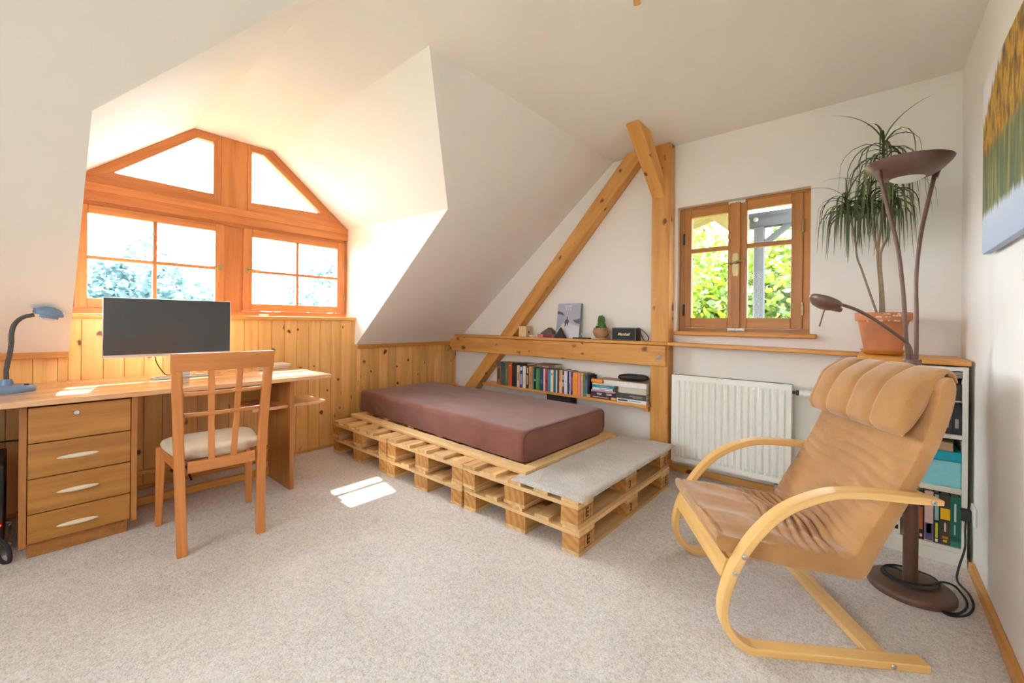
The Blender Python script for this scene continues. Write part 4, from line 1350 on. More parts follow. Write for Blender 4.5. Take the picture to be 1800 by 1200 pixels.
lay('large white book on top of the right stack', -1.655, -1.294, .040, P_(236, 234, 234), grp=G2, d=.152)
zB = z
b = MB()
for i in range(12):
    pass
sheet = []
tag(MB().prism([(-1.70, SY + 0.012, zB), (-1.31, SY + 0.012, zB), (-1.31, SY + 0.152, zB), (-1.72, SY + 0.152, zB)], (0, 0, 0.004)).build('brown_paper', P_(178, 142, 100)), 'brown paper folder lying on the large white book', 'folder')
t = thing('glasses_case', 'black rounded case lying on the brown folder at the shelf end', 'case', (-1.43, SY + 0.07, zB + 0.0045))
MB().ellipsoid((-1.43, SY + 0.07, zB + 0.034), 0.128, 0.045, 0.029, 32, 16, Matrix.Rotation(R(-2.0), 3, 'Y'), f=lambda u: (abs(u.x) ** 4 + abs(u.y) ** 4 + abs(u.z) ** 4) ** -0.12).build('shell', M['black'], t)
b = MB()
ring = [V((-1.43 + 0.1318 * math.cos(a), SY + 0.07 + 0.0465 * math.sin(a), zB + 0.034)) for a in [2 * PI * k / 48 for k in range(48)]]
b.tube(ring, 0.0016, 6, closed=True); b.build('zip', M['dark'], t)

# dark box standing behind the mattress, a bit of orange cloth beside it
t = thing('storage_box', 'dark flat box standing behind the mattress below the book shelf', 'box', (-2.13, 3.18, 0))
MB().box(-2.262, -1.998, 3.135, 3.218, 0.001, 0.443).build('body', M['dark'], t, bevel=0.004)
MB().box(-2.264, -1.996, 3.132, 3.219, 0.4435, 0.463).build('lid', M['dark'], t, bevel=0.003)
t = MB().ellipsoid((-3.19, 2.835, 0.486), 0.04, 0.022, 0.011, 16, 8, f=lambda u: 1 + 0.2 * noise.noise(u * 2.0)).build('orange_cloth', P_(226, 104, 38, 0.9))
tag(t, 'scrap of orange cloth lying on the far edge of the mattress', 'cloth')

# ------------------------------------------------------------------ things on the ledge, left to right
ZL = 0.9795
t = thing('wooden_box', 'small pale wooden cube box on the ledge below the slanting brace', 'box', (-2.47, 3.15, ZL))
MB().box(-2.575, -2.487, 3.098, 3.188, ZL, ZL + 0.076).build('body', M['boxwood'], t, bevel=0.002)
MB().box(-2.577, -2.485, 3.096, 3.190, ZL + 0.0765, ZL + 0.101).build('lid', M['boxwood'], t, bevel=0.002)
MB().lathe([(0.011, 0), (0.011, 0.003), (0, 0.004)], (-2.4868, 3.143, ZL + 0.045), 20, V((1, 0, 0)).to_track_quat('Z', 'Y').to_matrix()).build('knot_hole', P_(120, 84, 54), t)
tag(MB().ellipsoid((-2.435, 3.118, ZL + 0.010), 0.030, 0.018, 0.010, 18, 10).build('pebble', P_(238, 232, 222, 0.8)), 'white pebble beside the pale wooden cube on the ledge', 'pebble')
t = thing('candy_box', 'pink and dark red flat box under the dark pyramid shaped packet', 'box', (-2.27, 3.14, ZL))
MB().box(-2.355, -2.195, 3.105, 3.185, ZL, ZL + 0.030).build('body', P_(196, 120, 132), t, bevel=0.002)
MB().box(-2.288, -2.1945, 3.1042, 3.1055, ZL + 0.001, ZL + 0.029).build('dark_label', P_(126, 50, 62), t)
t = MB().prism([(-2.325, 3.115, ZL + 0.0305), (-2.195, 3.115, ZL + 0.0305), (-2.195, 3.115, ZL + 0.055), (-2.240, 3.115, ZL + 0.092), (-2.325, 3.115, ZL + 0.042)], (0, 0.06, 0)).build('folded_packet', P_(104, 84, 82), bevel=0.002)
tag(t, 'dark house shaped folded packet on the pink box', 'packet')

# photo book leaning on the wall
t = thing('photo_book', 'large grey photo book with a snowy mountain cover leaning on the wall', 'book', (-2.05, 3.18, ZL))
lean = R(7)
Mb = Matrix.Translation((-2.198, 3.178, ZL + 0.0006)) @ Matrix.Rotation(R(-3), 4, 'Z') @ Matrix.Rotation(-lean, 4, 'X')
def fb(x, y, z): return Mb @ V((x, y, z))
W_, H_ = 0.252, 0.314
b = MB(); b.prism([fb(0, 0, 0), fb(W_, 0, 0), fb(W_, 0, H_), fb(0, 0, H_)], (Mb.to_3x3() @ V((0, 0.022, 0)))); 
b.build('book_block', P_(120, 122, 128), t, bevel=0.001)
cov = MB(); mats = []
def shape(pts, m, d):
    mats.append(m); cov.mi = len(mats) - 1
    cov.prism([fb(x * W_, -d, y * H_) for x, y in pts], Mb.to_3x3() @ V((0, -0.0003, 0)))
shape([(0, 0), (1, 0), (1, 1), (0, 1)], P_(178, 182, 198), 0.0003)
shape([(0, 0), (1, 0), (1, .34), (.72, .38), (.5, .46), (.36, .44), (.18, .40), (0, .5)], P_(212, 212, 222), 0.0008)
shape([(0, .15), (.14, .30), (.30, .46), (.34, .66), (.20, .74), (.06, .78), (0, .77)], P_(160, 166, 186), 0.0012)
shape([(0, .70), (.14, .68), (.34, .655), (.22, .735), (.12, .77), (0, .78)], P_(96, 102, 110), 0.0016)
shape([(.70, .52), (.82, .43), (1, .41), (1, .56), (.86, .535)], P_(88, 98, 108), 0.0016)
shape([(0, 0), (.08, .02), (.22, .30), (.36, .10), (.42, 0)], P_(150, 158, 178), 0.0016)
shape([(.36, .34), (.44, .33), (.5, .36), (.53, .47), (.5, .53), (.475, .545), (.48, .60), (.455, .615), (.43, .60), (.435, .55), (.38, .52), (.35, .46)], P_(84, 78, 82), 0.0020)
shape([(.41, .33), (.47, .32), (.46, .40), (.43, .41)], P_(226, 214, 190), 0.0024)
for x0, x1, y0, y1 in ((.32, .38, .885, .945), (.41, .45, .885, .945), (.48, .60, .89, .945), (.34, .40, .80, .86), (.44, .50, .80, .86), (.53, .60, .80, .86), (.34, .36, .71, .77), (.42, .47, .71, .77)):
    shape([(x0, y0), (x1, y0), (x1, y1), (x0, y1)], P_(208, 210, 220), 0.0010)
cov.build('cover_picture', mats, t, smooth=False)
t = MB().loft([[V((-2.174, 3.108, ZL + 0.0002)), V((-2.066, 3.108, ZL + 0.0002)), V((-2.066, 3.158, ZL + 0.0002)), V((-2.174, 3.158, ZL + 0.0002))], [V((-2.122, 3.138, ZL + 0.095)), V((-2.116, 3.138, ZL + 0.095)), V((-2.116, 3.144, ZL + 0.095)), V((-2.122, 3.144, ZL + 0.095))]]).build('stone_pyramid', P_(58, 60, 58, 0.8), bevel=0.001)
tag(t, 'dark grey pyramid standing in front of the snowy photo book', 'ornament')
t = MB().box(-1.972, -1.812, 3.105, 3.150, ZL, ZL + 0.012).build('incense_holder', P_(70, 50, 38), bevel=0.003)
tag(t, 'dark brown flat wooden holder between photo book and cactus', 'holder')
t = thing('figurine', 'tiny teal and white figurine on the dark holder by the photo book', 'figurine', (-1.90, 3.128, ZL + 0.0125))
MB().ellipsoid((-1.905, 3.128, ZL + 0.024), 0.013, 0.011, 0.0112, 14, 10, f=lambda u: 1 + 0.25 * noise.noise(u * 2.5)).build('body', P_(90, 170, 164), t)
MB().ellipsoid((-1.893, 3.128, ZL + 0.044), 0.009, 0.008, 0.011, 14, 10).build('head', P_(226, 232, 228), t)

# cactus
t = thing('potted_cactus', 'small green cactus in a round brown clay pot on the ledge', 'potted plant', (-1.718, 3.158, ZL))
cx, cy = -1.722, 3.158
MB().lathe([(0.058, 0.0), (0.066, 0.004), (0.068, 0.012), (0.062, 0.013), (0.05, 0.010), (0, 0.010)], (cx, cy, ZL), 36).build('saucer', M['claypale'], t)
b = MB()
b.lathe([(0.040, 0.012), (0.046, 0.016), (0.062, 0.040), (0.070, 0.064), (0.066, 0.080), (0.060, 0.086), (0.062, 0.094), (0.060, 0.098), (0.054, 0.098), (0.052, 0.088), (0, 0.086)], (cx, cy, ZL), 40)
b.tube(catmull([(cx + 0.062, cy - 0.01, ZL + 0.082), (cx + 0.080, cy - 0.012, ZL + 0.078), (cx + 0.078, cy - 0.012, ZL + 0.062), (cx + 0.064, cy - 0.010, ZL + 0.060)], 6), 0.006, 8)
b.build('pot', M['clay'], t, angle=60)
MB().lathe([(0.051, 0.0), (0.03, 0.004), (0, 0.005)], (cx, cy, ZL + 0.0885), 24).build('soil', M['soil'], t)
b = MB()
rc = random.Random(5)
for (dx, dz, rx, rz) in ((0.0, 0.125, 0.030, 0.042), (0.012, 0.110, 0.030, 0.030), (-0.008, 0.158, 0.026, 0.034), (0.014, 0.166, 0.018, 0.028), (-0.014, 0.182, 0.014, 0.020), (0.004, 0.188, 0.010, 0.018), (-0.035, 0.102, 0.014, 0.012), (0.036, 0.100, 0.018, 0.009)):
    b.ellipsoid((cx + dx, cy + rc.uniform(-.008, .008), ZL + dz), rx, rx * 0.8, rz, 16, 10, f=lambda u: 1 + 0.10 * noise.noise(u * 5 + V((dx * 50, 0, 0))))
for k in range(130):
    a = rc.uniform(0, 2 * PI); h = rc.uniform(0.10, 0.195)
    r0 = 0.028 * (1 - max(0, (h - 0.12) / 0.14)) + 0.004
    p = V((cx + r0 * math.cos(a), cy + r0 * 0.8 * math.sin(a), ZL + h)); q = p + V((math.cos(a), math.sin(a), rc.uniform(-.3, .8))) * 0.010
    b.tube([p, q], [0.0011, 0.0003], 4)
b.build('cactus', M['cactus'], t)

# loudspeaker
t = thing('portable_speaker', 'black portable speaker with gold script and a carrying strap on the ledge', 'speaker', (-1.49, 3.15, ZL))
sx0, sx1, sy0, sy1 = -1.598, -1.388, 3.108, 3.196
MB().rbox(sx0, sx1, sy0, sy1, ZL + 0.0005, ZL + 0.102, 0.006, 2, 2, 2).build('cabinet', M['black'], t, angle=60)
b = MB(); b.box(sx0 + 0.008, sx1 - 0.008, sy0 - 0.0015, sy0 + 0.001, ZL + 0.009, ZL + 0.094); b.build('grille', M['blackfab'], t, bevel=0.001)
b = MB()
for q in ((sx0 + 0.004, sx1 - 0.004, ZL + 0.004, ZL + 0.008), (sx0 + 0.004, sx1 - 0.004, ZL + 0.095, ZL + 0.098), (sx0 + 0.004, sx0 + 0.007, ZL + 0.008, ZL + 0.095), (sx1 - 0.007, sx1 - 0.004, ZL + 0.008, ZL + 0.095)):
    b.box(q[0], q[1], sy0 - 0.0012, sy0 + 0.001, q[2], q[3])
b.build('piping', P_(120, 112, 100), t)
b = MB(); b.text('Marshall', Matrix.Translation(((sx0 + sx1) / 2 - 0.002, sy0 - 0.0022, ZL + 0.050)) @ Matrix.Rotation(PI / 2, 4, 'X'), 0.030, 0.0004, 0.35, 0.0009)
b.build('lettering', M['gold'], t, smooth=False)
sp = catmull([(sx1 - 0.006, 3.15, ZL + 0.1035), (sx1 + 0.012, 3.15, ZL + 0.098), (sx1 + 0.04, 3.148, ZL + 0.078), (sx1 + 0.078, 3.138, ZL + 0.045), (sx1 + 0.09, 3.130, ZL + 0.018), (sx1 + 0.08, 3.128, ZL + 0.004), (sx1 + 0.058, 3.128, ZL + 0.004), (sx1 + 0.03, 3.138, ZL + 0.038), (sx1 + 0.005, 3.148, ZL + 0.084)], 6)
MB().sweep(sp, (0, 1, 0), 0.013, 0.003).build('strap', M['black'], t)

# ------------------------------------------------------------------ radiator
t = thing('radiator', 'white ribbed panel radiator under the casement window', 'radiator', (-0.74, 3.16, 0.105))
rx0, rx1, rz0, rz1, ry = -1.118, -0.374, 0.106, 0.742, 3.118
b = MB()
n = 17; pw = (rx1 - rx0 - 0.05) / n
xs = [rx0, rx0 + 0.022]
prof = [(rx0, 0.0), (rx0 + 0.022, 0.0)]
for k in range(n):
    a = rx0 + 0.025 + k * pw
    prof += [(a + pw * 0.10, 0.0), (a + pw * 0.30, -0.010), (a + pw * 0.70, -0.010), (a + pw * 0.90, 0.0)]
prof += [(rx1 - 0.022, 0.0), (rx1, 0.0)]
def row_(z, k): return [V((x, ry + 0.010 + d * k, z)) for x, d in prof]
zsr = [(rz0, 0), (rz0 + 0.035, 0), (rz0 + 0.055, 1), (rz1 - 0.055, 1), (rz1 - 0.038, 0), (rz1, 0)]
grid = [[b._v(p, p, 0) for p in row_(z, k)] for z, k in zsr]
for i in range(len(grid) - 1):
    for j in range(len(prof) - 1):
        b._f([grid[i][j], grid[i][j + 1], grid[i + 1][j + 1], grid[i + 1][j]])
b.build('front_panel', M['rad'], t, angle=25)
b = MB()
b.box(rx0, rx1, ry + 0.0105, ry + 0.018, rz0, rz1)
b.box(rx0 + 0.01, rx1 - 0.01, ry + 0.075, ry + 0.090, rz0, rz1)
b.build('panel', M['rad'], t, bevel=0.002)
for q in ((rx0 - 0.001, rx0 + 0.003), (rx1 - 0.003, rx1 + 0.001)):
    MB().box(q[0], q[1], ry + 0.0185, ry + 0.0745, rz0 + 0.01, rz1 - 0.002).build('side_panel', M['rad'], t, bevel=0.001)
b = MB()
k = 0
x = rx0 + 0.012
while x < rx1 - 0.012:
    b.box(x, x + 0.004, ry + 0.019, ry + 0.074, rz1 - 0.006, rz1 - 0.002); x += 0.0095
b.box(rx0 + 0.004, rx1 - 0.004, ry + 0.019, ry + 0.023, rz1 - 0.007, rz1 - 0.001); b.box(rx0 + 0.004, rx1 - 0.004, ry + 0.070, ry + 0.074, rz1 - 0.007, rz1 - 0.001)
b.build('grille', M['grille'], t)
q = V((1, 0, 0)).to_track_quat('Z', 'Y').to_matrix()
v = MB().lathe([(0.010, 0), (0.010, 0.02), (0.016, 0.021), (0.016, 0.034), (0.010, 0.036)], (rx1 + 0.001, ry + 0.05, 0.690), 20, q).build('valve', M['dark'], t)
MB().lathe([(0.020, 0.037), (0.021, 0.045), (0.017, 0.054), (0.017, 0.062), (0.021, 0.066), (0.020, 0.105), (0.014, 0.110), (0, 0.110)], (rx1 + 0.001, ry + 0.05, 0.690), 24, q).build('thermostat_head', M['white'], v)
b = MB()
b.tube([(rx1 - 0.03, ry + 0.05, rz0 + 0.01), (rx1 - 0.03, ry + 0.05, 0.0)], 0.009, 12); b.lathe([(0.015, 0.0), (0.015, 0.04), (0.009, 0.045)], (rx1 - 0.03, ry + 0.05, 0.045), 16)
b.tube([(rx1 - 0.08, ry + 0.05, rz0 + 0.01), (rx1 - 0.08, ry + 0.05, 0.0)], 0.009, 12); b.lathe([(0.015, 0.0), (0.015, 0.04), (0.009, 0.045)], (rx1 - 0.08, ry + 0.05, 0.045), 16)
b.build('pipe', M['steel'], t)
b = MB()
for x in (rx0 + 0.12, rx1 - 0.16): b.box(x, x + 0.03, ry + 0.0905, YG - 0.0005, 0.2, 0.66)
b.build('wall_bracket', M['rad'], t)

# ------------------------------------------------------------------ bookcase in the corner
t = thing('bookcase', 'white bookcase in the corner behind the armchair', 'bookcase', (0.15, 2.96, 0))
bx0, bx1, by0, by1, bz1 = -0.050, 0.345, 2.832, 3.10, 0.929
for x0, x1 in ((bx0, bx0 + 0.018), (bx1 - 0.018, bx1)):
    MB().box(x0, x1, by0, by1, 0.0, bz1).build('side_panel', M['shelfwhite'], t, bevel=0.0015)
for z0, z1, nm in ((0.909, 0.928, 'top_board'), (0.590, 0.610, 'shelf_board'), (0.334, 0.358, 'shelf_board'), (0.062, 0.082, 'shelf_board')):
    MB().box(bx0 + 0.0185, bx1 - 0.0185, by0 + 0.002, by1, z0, z1).build(nm, M['shelfwhite'], t, bevel=0.0015)
MB().box(bx0 + 0.0185, bx1 - 0.0185, by0 + 0.004, by0 + 0.02, 0.0, 0.0615).build('plinth', M['shelfwhite'], t, bevel=0.0015)
MB().box(bx0 + 0.002, bx1 - 0.002, by1 + 0.0005, by1 + 0.006, 0.0, bz1).build('back_panel', M['shelfwhite'], t)
b = MB(); b.box(bx0 + 0.0185, bx1 - 0.0185, by0 + 0.02, by1 - 0.01, 0.762, 0.768); b.build('shelf_board', M['shelfwhite'], t, bevel=0.001)

GB = 'upright books on the bottom bookcase shelf'
zb = 0.0825
by = by0 + 0.012
def bb(label, x0, x1, h, cov, bands): book_up(label, x0, x1 - x0, h, 0.19, cov, bands, y0=by, z0=zb, group=GB, th=0.003)
bb('emerald green book, rightmost on the bottom bookcase shelf', .292, .3255, .236, P_(28, 108, 92), [bd(.36, .56, .50, .86, P_(214, 226, 220)), bd(.36, .5, .24, .44, P_(190, 210, 204)), bd(.02, .98, .13, .19, P_(20, 80, 70)), bd(.02, .98, .0, .10, P_(36, 140, 116))])
bb('dark olive book with a yellow patch, left of the emerald one', .258, .2915, .238, P_(72, 66, 48), [bd(.02, .98, .50, .72, P_(250, 200, 30)), bd(.4, .6, .26, .44, P_(214, 210, 190)), bd(.3, .7, .05, .1, P_(230, 190, 60)), bd(.2, .8, .12, .17, P_(190, 130, 60))])
bb('black book with pale blue and yellow lettering on the bottom shelf', .235, .2575, .240, P_(34, 46, 46), [bd(.2, .8, .45, .96, P_(150, 190, 200)), bd(.3, .7, .1, .40, P_(214, 206, 60)), bd(.3, .7, .02, .08, WH)])
bb('pale pink and violet patterned book on the bottom shelf', .205, .2345, .240, P_(222, 190, 178), [bd(.05, .95, .02, .36, P_(92, 88, 130)), bd(.2, .8, .16, .34, P_(190, 184, 206))])
bb('black book with orange flames beside the lamp pole', .181, .2045, .238, P_(36, 32, 36), [bd(.15, .6, .70, .96, P_(226, 164, 60)), bd(.2, .75, .20, .66, P_(176, 96, 48)), bd(.3, .7, .05, .11, P_(230, 190, 170))])
bb('white book with a small black mark left of the lamp pole', .085, .118, .215, P_(232, 230, 222), [bd(.2, .8, .1, .2, K0)])
bb('grey book at the left of the bottom bookcase shelf', .05, .084, .225, P_(150, 150, 148), [])
t = thing('storage_box', 'light blue cardboard box with darker teal lid on the bookcase shelf', 'box', (0.2, 2.95, 0.359))
MB().box(0.10, 0.3245, by0 + 0.014, by0 + 0.22, 0.3585, 0.480).build('body', P_(140, 216, 226), t, bevel=0.002)
MB().box(0.097, 0.3262, by0 + 0.010, by0 + 0.224, 0.4805, 0.526).build('lid', P_(20, 166, 192), t, bevel=0.002)
t = MB().box(0.13, 0.3, by0 + 0.02, by0 + 0.19, 0.5265, 0.566).build('kraft_box', P_(196, 160, 124), bevel=0.002)
tag(t, 'kraft brown carton on top of the light blue box', 'box')
GC = 'dark books on the middle bookcase shelf'
z_ = 0.6105
for i, (x0, x1, h, cov, lab) in enumerate(((.294, .3255, .145, P_(40, 46, 52), 'dark blue grey book at the right end of the middle shelf'), (.262, .2935, .140, P_(52, 48, 46), 'dark brown book second from right on the middle shelf'), (.225, .2615, .138, P_(60, 70, 76), 'slate book third from right on the middle shelf'))):
    book_up(lab, x0, x1 - x0, h, 0.19, cov, [bd(.3, .7, .2, .5, P_(150, 150, 150))], y0=by, z0=z_, group=GC, th=0.003)
# the top compartment: flat boxes
t = thing('game_box', 'grey board box with light lettering under the bookcase top', 'box', (0.19, 2.93, 0.87))
MB().box(0.06, 0.3255, by0 + 0.010, by0 + 0.23, 0.8745, 0.9035).build('body', P_(148, 150, 146), t, bevel=0.002)
b = MB(); b.text('advana', Matrix.Translation((0.264, by0 + 0.0094, 0.8885)) @ Matrix.Rotation(PI / 2, 4, 'X'), 0.027, 0.0004)
b.build('lettering', P_(214, 218, 222), t, smooth=False)
t = MB().box(0.0, 0.272, by0 + 0.010, by0 + 0.2, 0.845, 0.874).build('magazine_pile', [P_(150, 60, 140)], bevel=0.001)
t.data.materials[0] = P_(176, 84, 166)
tag(t, 'purple pink magazine box below the grey lettered box', 'box')
t = MB().box(0.02, 0.3255, by0 + 0.02, by0 + 0.22, 0.7685, 0.8445).build('dark_box', P_(56, 50, 46), bevel=0.002)
tag(t, 'dark brown box at the bottom of the top bookcase compartment', 'box')
t = MB().box(-0.028, 0.055, by0 + 0.03, by0 + 0.2, 0.8755, 0.898).build('case', P_(50, 50, 48), bevel=0.002)
tag(t, 'dark grey slim case left of the grey lettered box', 'case')
# ------------------------------------------------------------------ floor lamp
t = thing('floor_lamp', 'bronze uplighter floor lamp with a small reading arm behind the armchair', 'lamp', (0.137, 2.449, 0))
lx, ly = 0.135, 2.449
MB().lathe([(0.139, 0.0005), (0.141, 0.006), (0.141, 0.018), (0.137, 0.027), (0.128, 0.031), (0.02, 0.033), (0, 0.033)], (lx, ly, 0), 72).build('base', M['bronze'], t, angle=50)
MB().tube([(lx, ly, 0.033), (lx, ly, 0.86)], 0.0245, 28).build('pole', M['bronze'], t)
MB().lathe([(0.026, 0.86), (0.030, 0.862), (0.030, 0.972), (0.028, 0.976), (0, 0.976)], (lx, ly, 0), 32).build('collar', M['bronze'], t, angle=50)
def rod(pts, r): return MB().tube(catmull(pts, 8), r, 14).build('rod', M['bronze'], t)
rod([(.122, 2.437, .97), (.112, 2.428, 1.10), (.105, 2.421, 1.24), (.086, 2.405, 1.437), (.055, 2.378, 1.60), (.026, 2.353, 1.745)], 0.0075)
rod([(.148, 2.460, .97), (.147, 2.459, 1.15), (.145, 2.456, 1.33), (.158, 2.467, 1.50), (.180, 2.486, 1.64), (.201, 2.504, 1.757)], 0.0075)
rim = V((0.114, 2.430, 1.808))
e1 = V((0.74, 0.64, -0.02)).normalized(); e3 = V((-0.10, -0.10, 1)); e3 = (e3 - e1 * e3.dot(e1)).normalized(); e2 = e3.cross(e1)
Mr = Matrix((e1, e2, e3)).transposed() * 0.945
b = MB()
b.lathe([(0.060, -0.070), (0.063, -0.072), (0.09, -0.060), (0.12, -0.038), (0.142, -0.013), (0.150, 0.001), (0.147, 0.002), (0.136, -0.010), (0.115, -0.033), (0.085, -0.054), (0.060, -0.066)], rim, 72, Mr)
b.build('shade', M['bronze'], t, angle=50)
MB().lathe([(0.0, -0.086), (0.03, -0.084), (0.048, -0.078), (0.062, -0.0685), (0.058, -0.066), (0.0, -0.066)], rim, 48, Mr).build('diffuser', M['frost'], t, angle=60)
for p, q in (((.026, 2.353, 1.735), (.018, 2.347, 1.775)), ((.201, 2.504, 1.745), (.210, 2.512, 1.787))):
    MB().tube([p, q], [0.010, 0.014], 14).build('bracket', M['bronze'], t)
arm = MB().tube(catmull([(.133, 2.444, .97), (.128, 2.441, 1.02), (.112, 2.427, 1.052), (.060, 2.382, 1.102), (-.001, 2.330, 1.154), (-.050, 2.288, 1.186), (-.100, 2.245, 1.208)], 8), 0.0068, 14).build('reading_arm', M['bronze'], t)
hc = V((-0.148, 2.204, 1.216))
d1 = V((0.74, 0.62, -0.42)).normalized(); d3 = V((0.30, 0.20, 0.9)); d3 = (d3 - d1 * d3.dot(d1)).normalized(); d2 = d3.cross(d1)
Mh = Matrix((d1, d2, d3)).transposed()
hd = MB()
hd.lathe([(0, -0.030), (0.02, -0.030), (0.040, -0.022), (0.056, -0.006), (0.0605, 0.006), (0.057, 0.013), (0.045, 0.0165), (0.03, 0.0165)], hc, 44, Mh)
hd.tube([hc + d1 * 0.045 + d3 * -0.006, hc + d1 * 0.075 - d3 * 0.004], [0.016, 0.010], 16)
hdo = hd.build('reading_shade', M['bronze'], t, angle=50)
MB().lathe([(0.029, 0.012), (0.029, 0.0175), (0.02, 0.020), (0, 0.021)], hc, 32, Mh).build('lens', M['frost'], hdo)
MB().tube([hc - d3 * 0.026 + d1 * 0.012, V((-.165, 2.192, 1.112))], 0.003, 8).build('grip_rod', M['bronze'], hdo)

# power cord coiled on the lamp foot, plugged in by the bookcase
zt = 0.039
cp = [(lx + 0.022, ly + 0.02, zt), (0.10, 2.53, zt), (0.06, 2.525, zt), (0.045, 2.47, zt), (0.075, 2.42, zt), (0.13, 2.385, zt + 0.001), (0.19, 2.41, zt), (0.225, 2.47, zt), (0.215, 2.54, zt), (0.17, 2.565, zt), (0.10, 2.548, zt + 0.008), (0.053, 2.50, zt + 0.008), (0.065, 2.435, zt + 0.008), (0.12, 2.40, zt + 0.009), (0.19, 2.44, zt + 0.008), (0.235, 2.52, zt + 0.002), (0.275, 2.57, 0.02), (0.295, 2.55, 0.006), (0.303, 2.49, 0.006), (0.293, 2.42, 0.006), (0.262, 2.355, 0.006), (0.222, 2.335, 0.006), (0.245, 2.325, 0.006), (0.29, 2.37, 0.0065), (0.318, 2.46, 0.006), (0.318, 2.56, 0.006), (0.296, 2.66, 0.006), (0.306, 2.72, 0.04), (0.330, 2.765, 0.12), (0.333, 2.792, 0.19), (0.336, 2.796, 0.232)]
cab = MB().tube(catmull(cp, 7), 0.0042, 8).build('power_cable', M['cord'], t)
b = MB(); b.rbox(0.318, 0.352, 2.780, 2.812, 0.232, 0.286, 0.006, 2, 2, 2); b.build('plug', M['cord'], cab, angle=60)
t = thing('wall_socket', 'white wall socket on the right wall beside the bookcase', 'socket', (XR, 2.795, 0.265))
MB().rbox(XR - 0.010, XR - 0.0005, 2.752, 2.838, 0.222, 0.308, 0.004, 1, 3, 3).build('plate', M['white'], t, angle=60)
MB().lathe([(0.022, 0), (0.022, 0.002), (0, 0.002)], (XR - 0.0105, 2.795, 0.262), 28, V((-1, 0, 0)).to_track_quat('Z', 'Y').to_matrix()).build('socket_face', M['white'], t)

# ------------------------------------------------------------------ dracaena
ps = zl(-0.04) + 0.0008
ppx, ppy = 0.050, 3.02
t = MB().lathe([(0.072, 0.0005), (0.078, 0.002), (0.094, 0.020), (0.096, 0.024), (0.090, 0.024), (0.074, 0.009), (0, 0.008)], (ppx, ppy, ps), 56).build('plant_saucer', M['saucer'], angle=50)
tag(t, 'ochre glazed saucer under the terracotta pot on the bookcase', 'saucer')
t = thing('potted_dracaena', 'tall dracaena with drooping leaf crowns in a terracotta pot on the bookcase', 'potted plant', (ppx, ppy, ps + 0.009))
pz = ps + 0.0095
b = MB()
b.lathe([(0.073, 0), (0.077, 0.003), (0.104, 0.165), (0.106, 0.168), (0.117, 0.170), (0.119, 0.210), (0.114, 0.214), (0.106, 0.212), (0.103, 0.185), (0, 0.180)], (ppx, ppy, pz), 64)
b.build('pot', M['terracotta'], t, angle=40)
rc = random.Random(11)
b = MB()
for k in range(34):
    a = rc.gauss(-1.15, 0.42); zz = rc.choice((0.1685, 0.205, 0.196, 0.19, 0.17))
    r0 = 0.1195 if zz > 0.169 else 0.113
    b.ellipsoid((ppx + r0 * math.cos(a), ppy + r0 * math.sin(a), pz + zz), rc.uniform(.004, .011), 0.003, rc.uniform(.002, .005), 8, 6, Matrix.Rotation(a + PI / 2, 3, 'Z'), f=lambda u: 1 + 0.3 * noise.noise(u * 3))
b.build('lime_crust', M['lime'], t)
MB().lathe([(0.102, 0.181), (0.06, 0.186), (0, 0.188)], (ppx, ppy, pz), 32).build('soil', M['soil'], t)
zs0 = pz + 0.186
def stem(pts, r0, r1):
    P = catmull(pts, 8); m = len(P)
    MB().tube(P, [r0 + (r1 - r0) * i / (m - 1) for i in range(m)], 10).build('stem', M['stem'], t)
stem([(ppx - 0.008, ppy, zs0), (ppx - 0.010, ppy, 1.30), (ppx - 0.020, ppy + 0.01, 1.45), (ppx - 0.022, ppy + 0.01, 1.55), (ppx - 0.004, ppy, 1.72), (ppx + 0.002, ppy, 1.92), (ppx - 0.004, ppy, 2.10)], 0.008, 0.005)
stem([(ppx + 0.004, ppy - 0.01, zs0), (ppx - 0.002, ppy - 0.012, 1.30), (ppx - 0.012, ppy - 0.008, 1.50), (ppx + 0.018, ppy - 0.012, 1.60), (ppx + 0.030, ppy - 0.01, 1.72), (ppx + 0.026, ppy - 0.01, 1.84)], 0.007, 0.004)
stem([(ppx - 0.018, ppy - 0.01, zs0), (ppx - 0.048, ppy - 0.01, 1.27), (ppx - 0.088, ppy - 0.01, 1.42), (ppx - 0.110, ppy - 0.01, 1.50), (ppx - 0.122, ppy - 0.01, 1.62), (ppx - 0.158, ppy - 0.015, 1.80)], 0.0055, 0.004)
stem([(ppx - 0.020, ppy + 0.012, 1.50), (ppx - 0.040, ppy + 0.02, 1.62), (ppx - 0.050, ppy + 0.02, 1.72), (ppx - 0.062, ppy + 0.02, 1.83)], 0.006, 0.005)
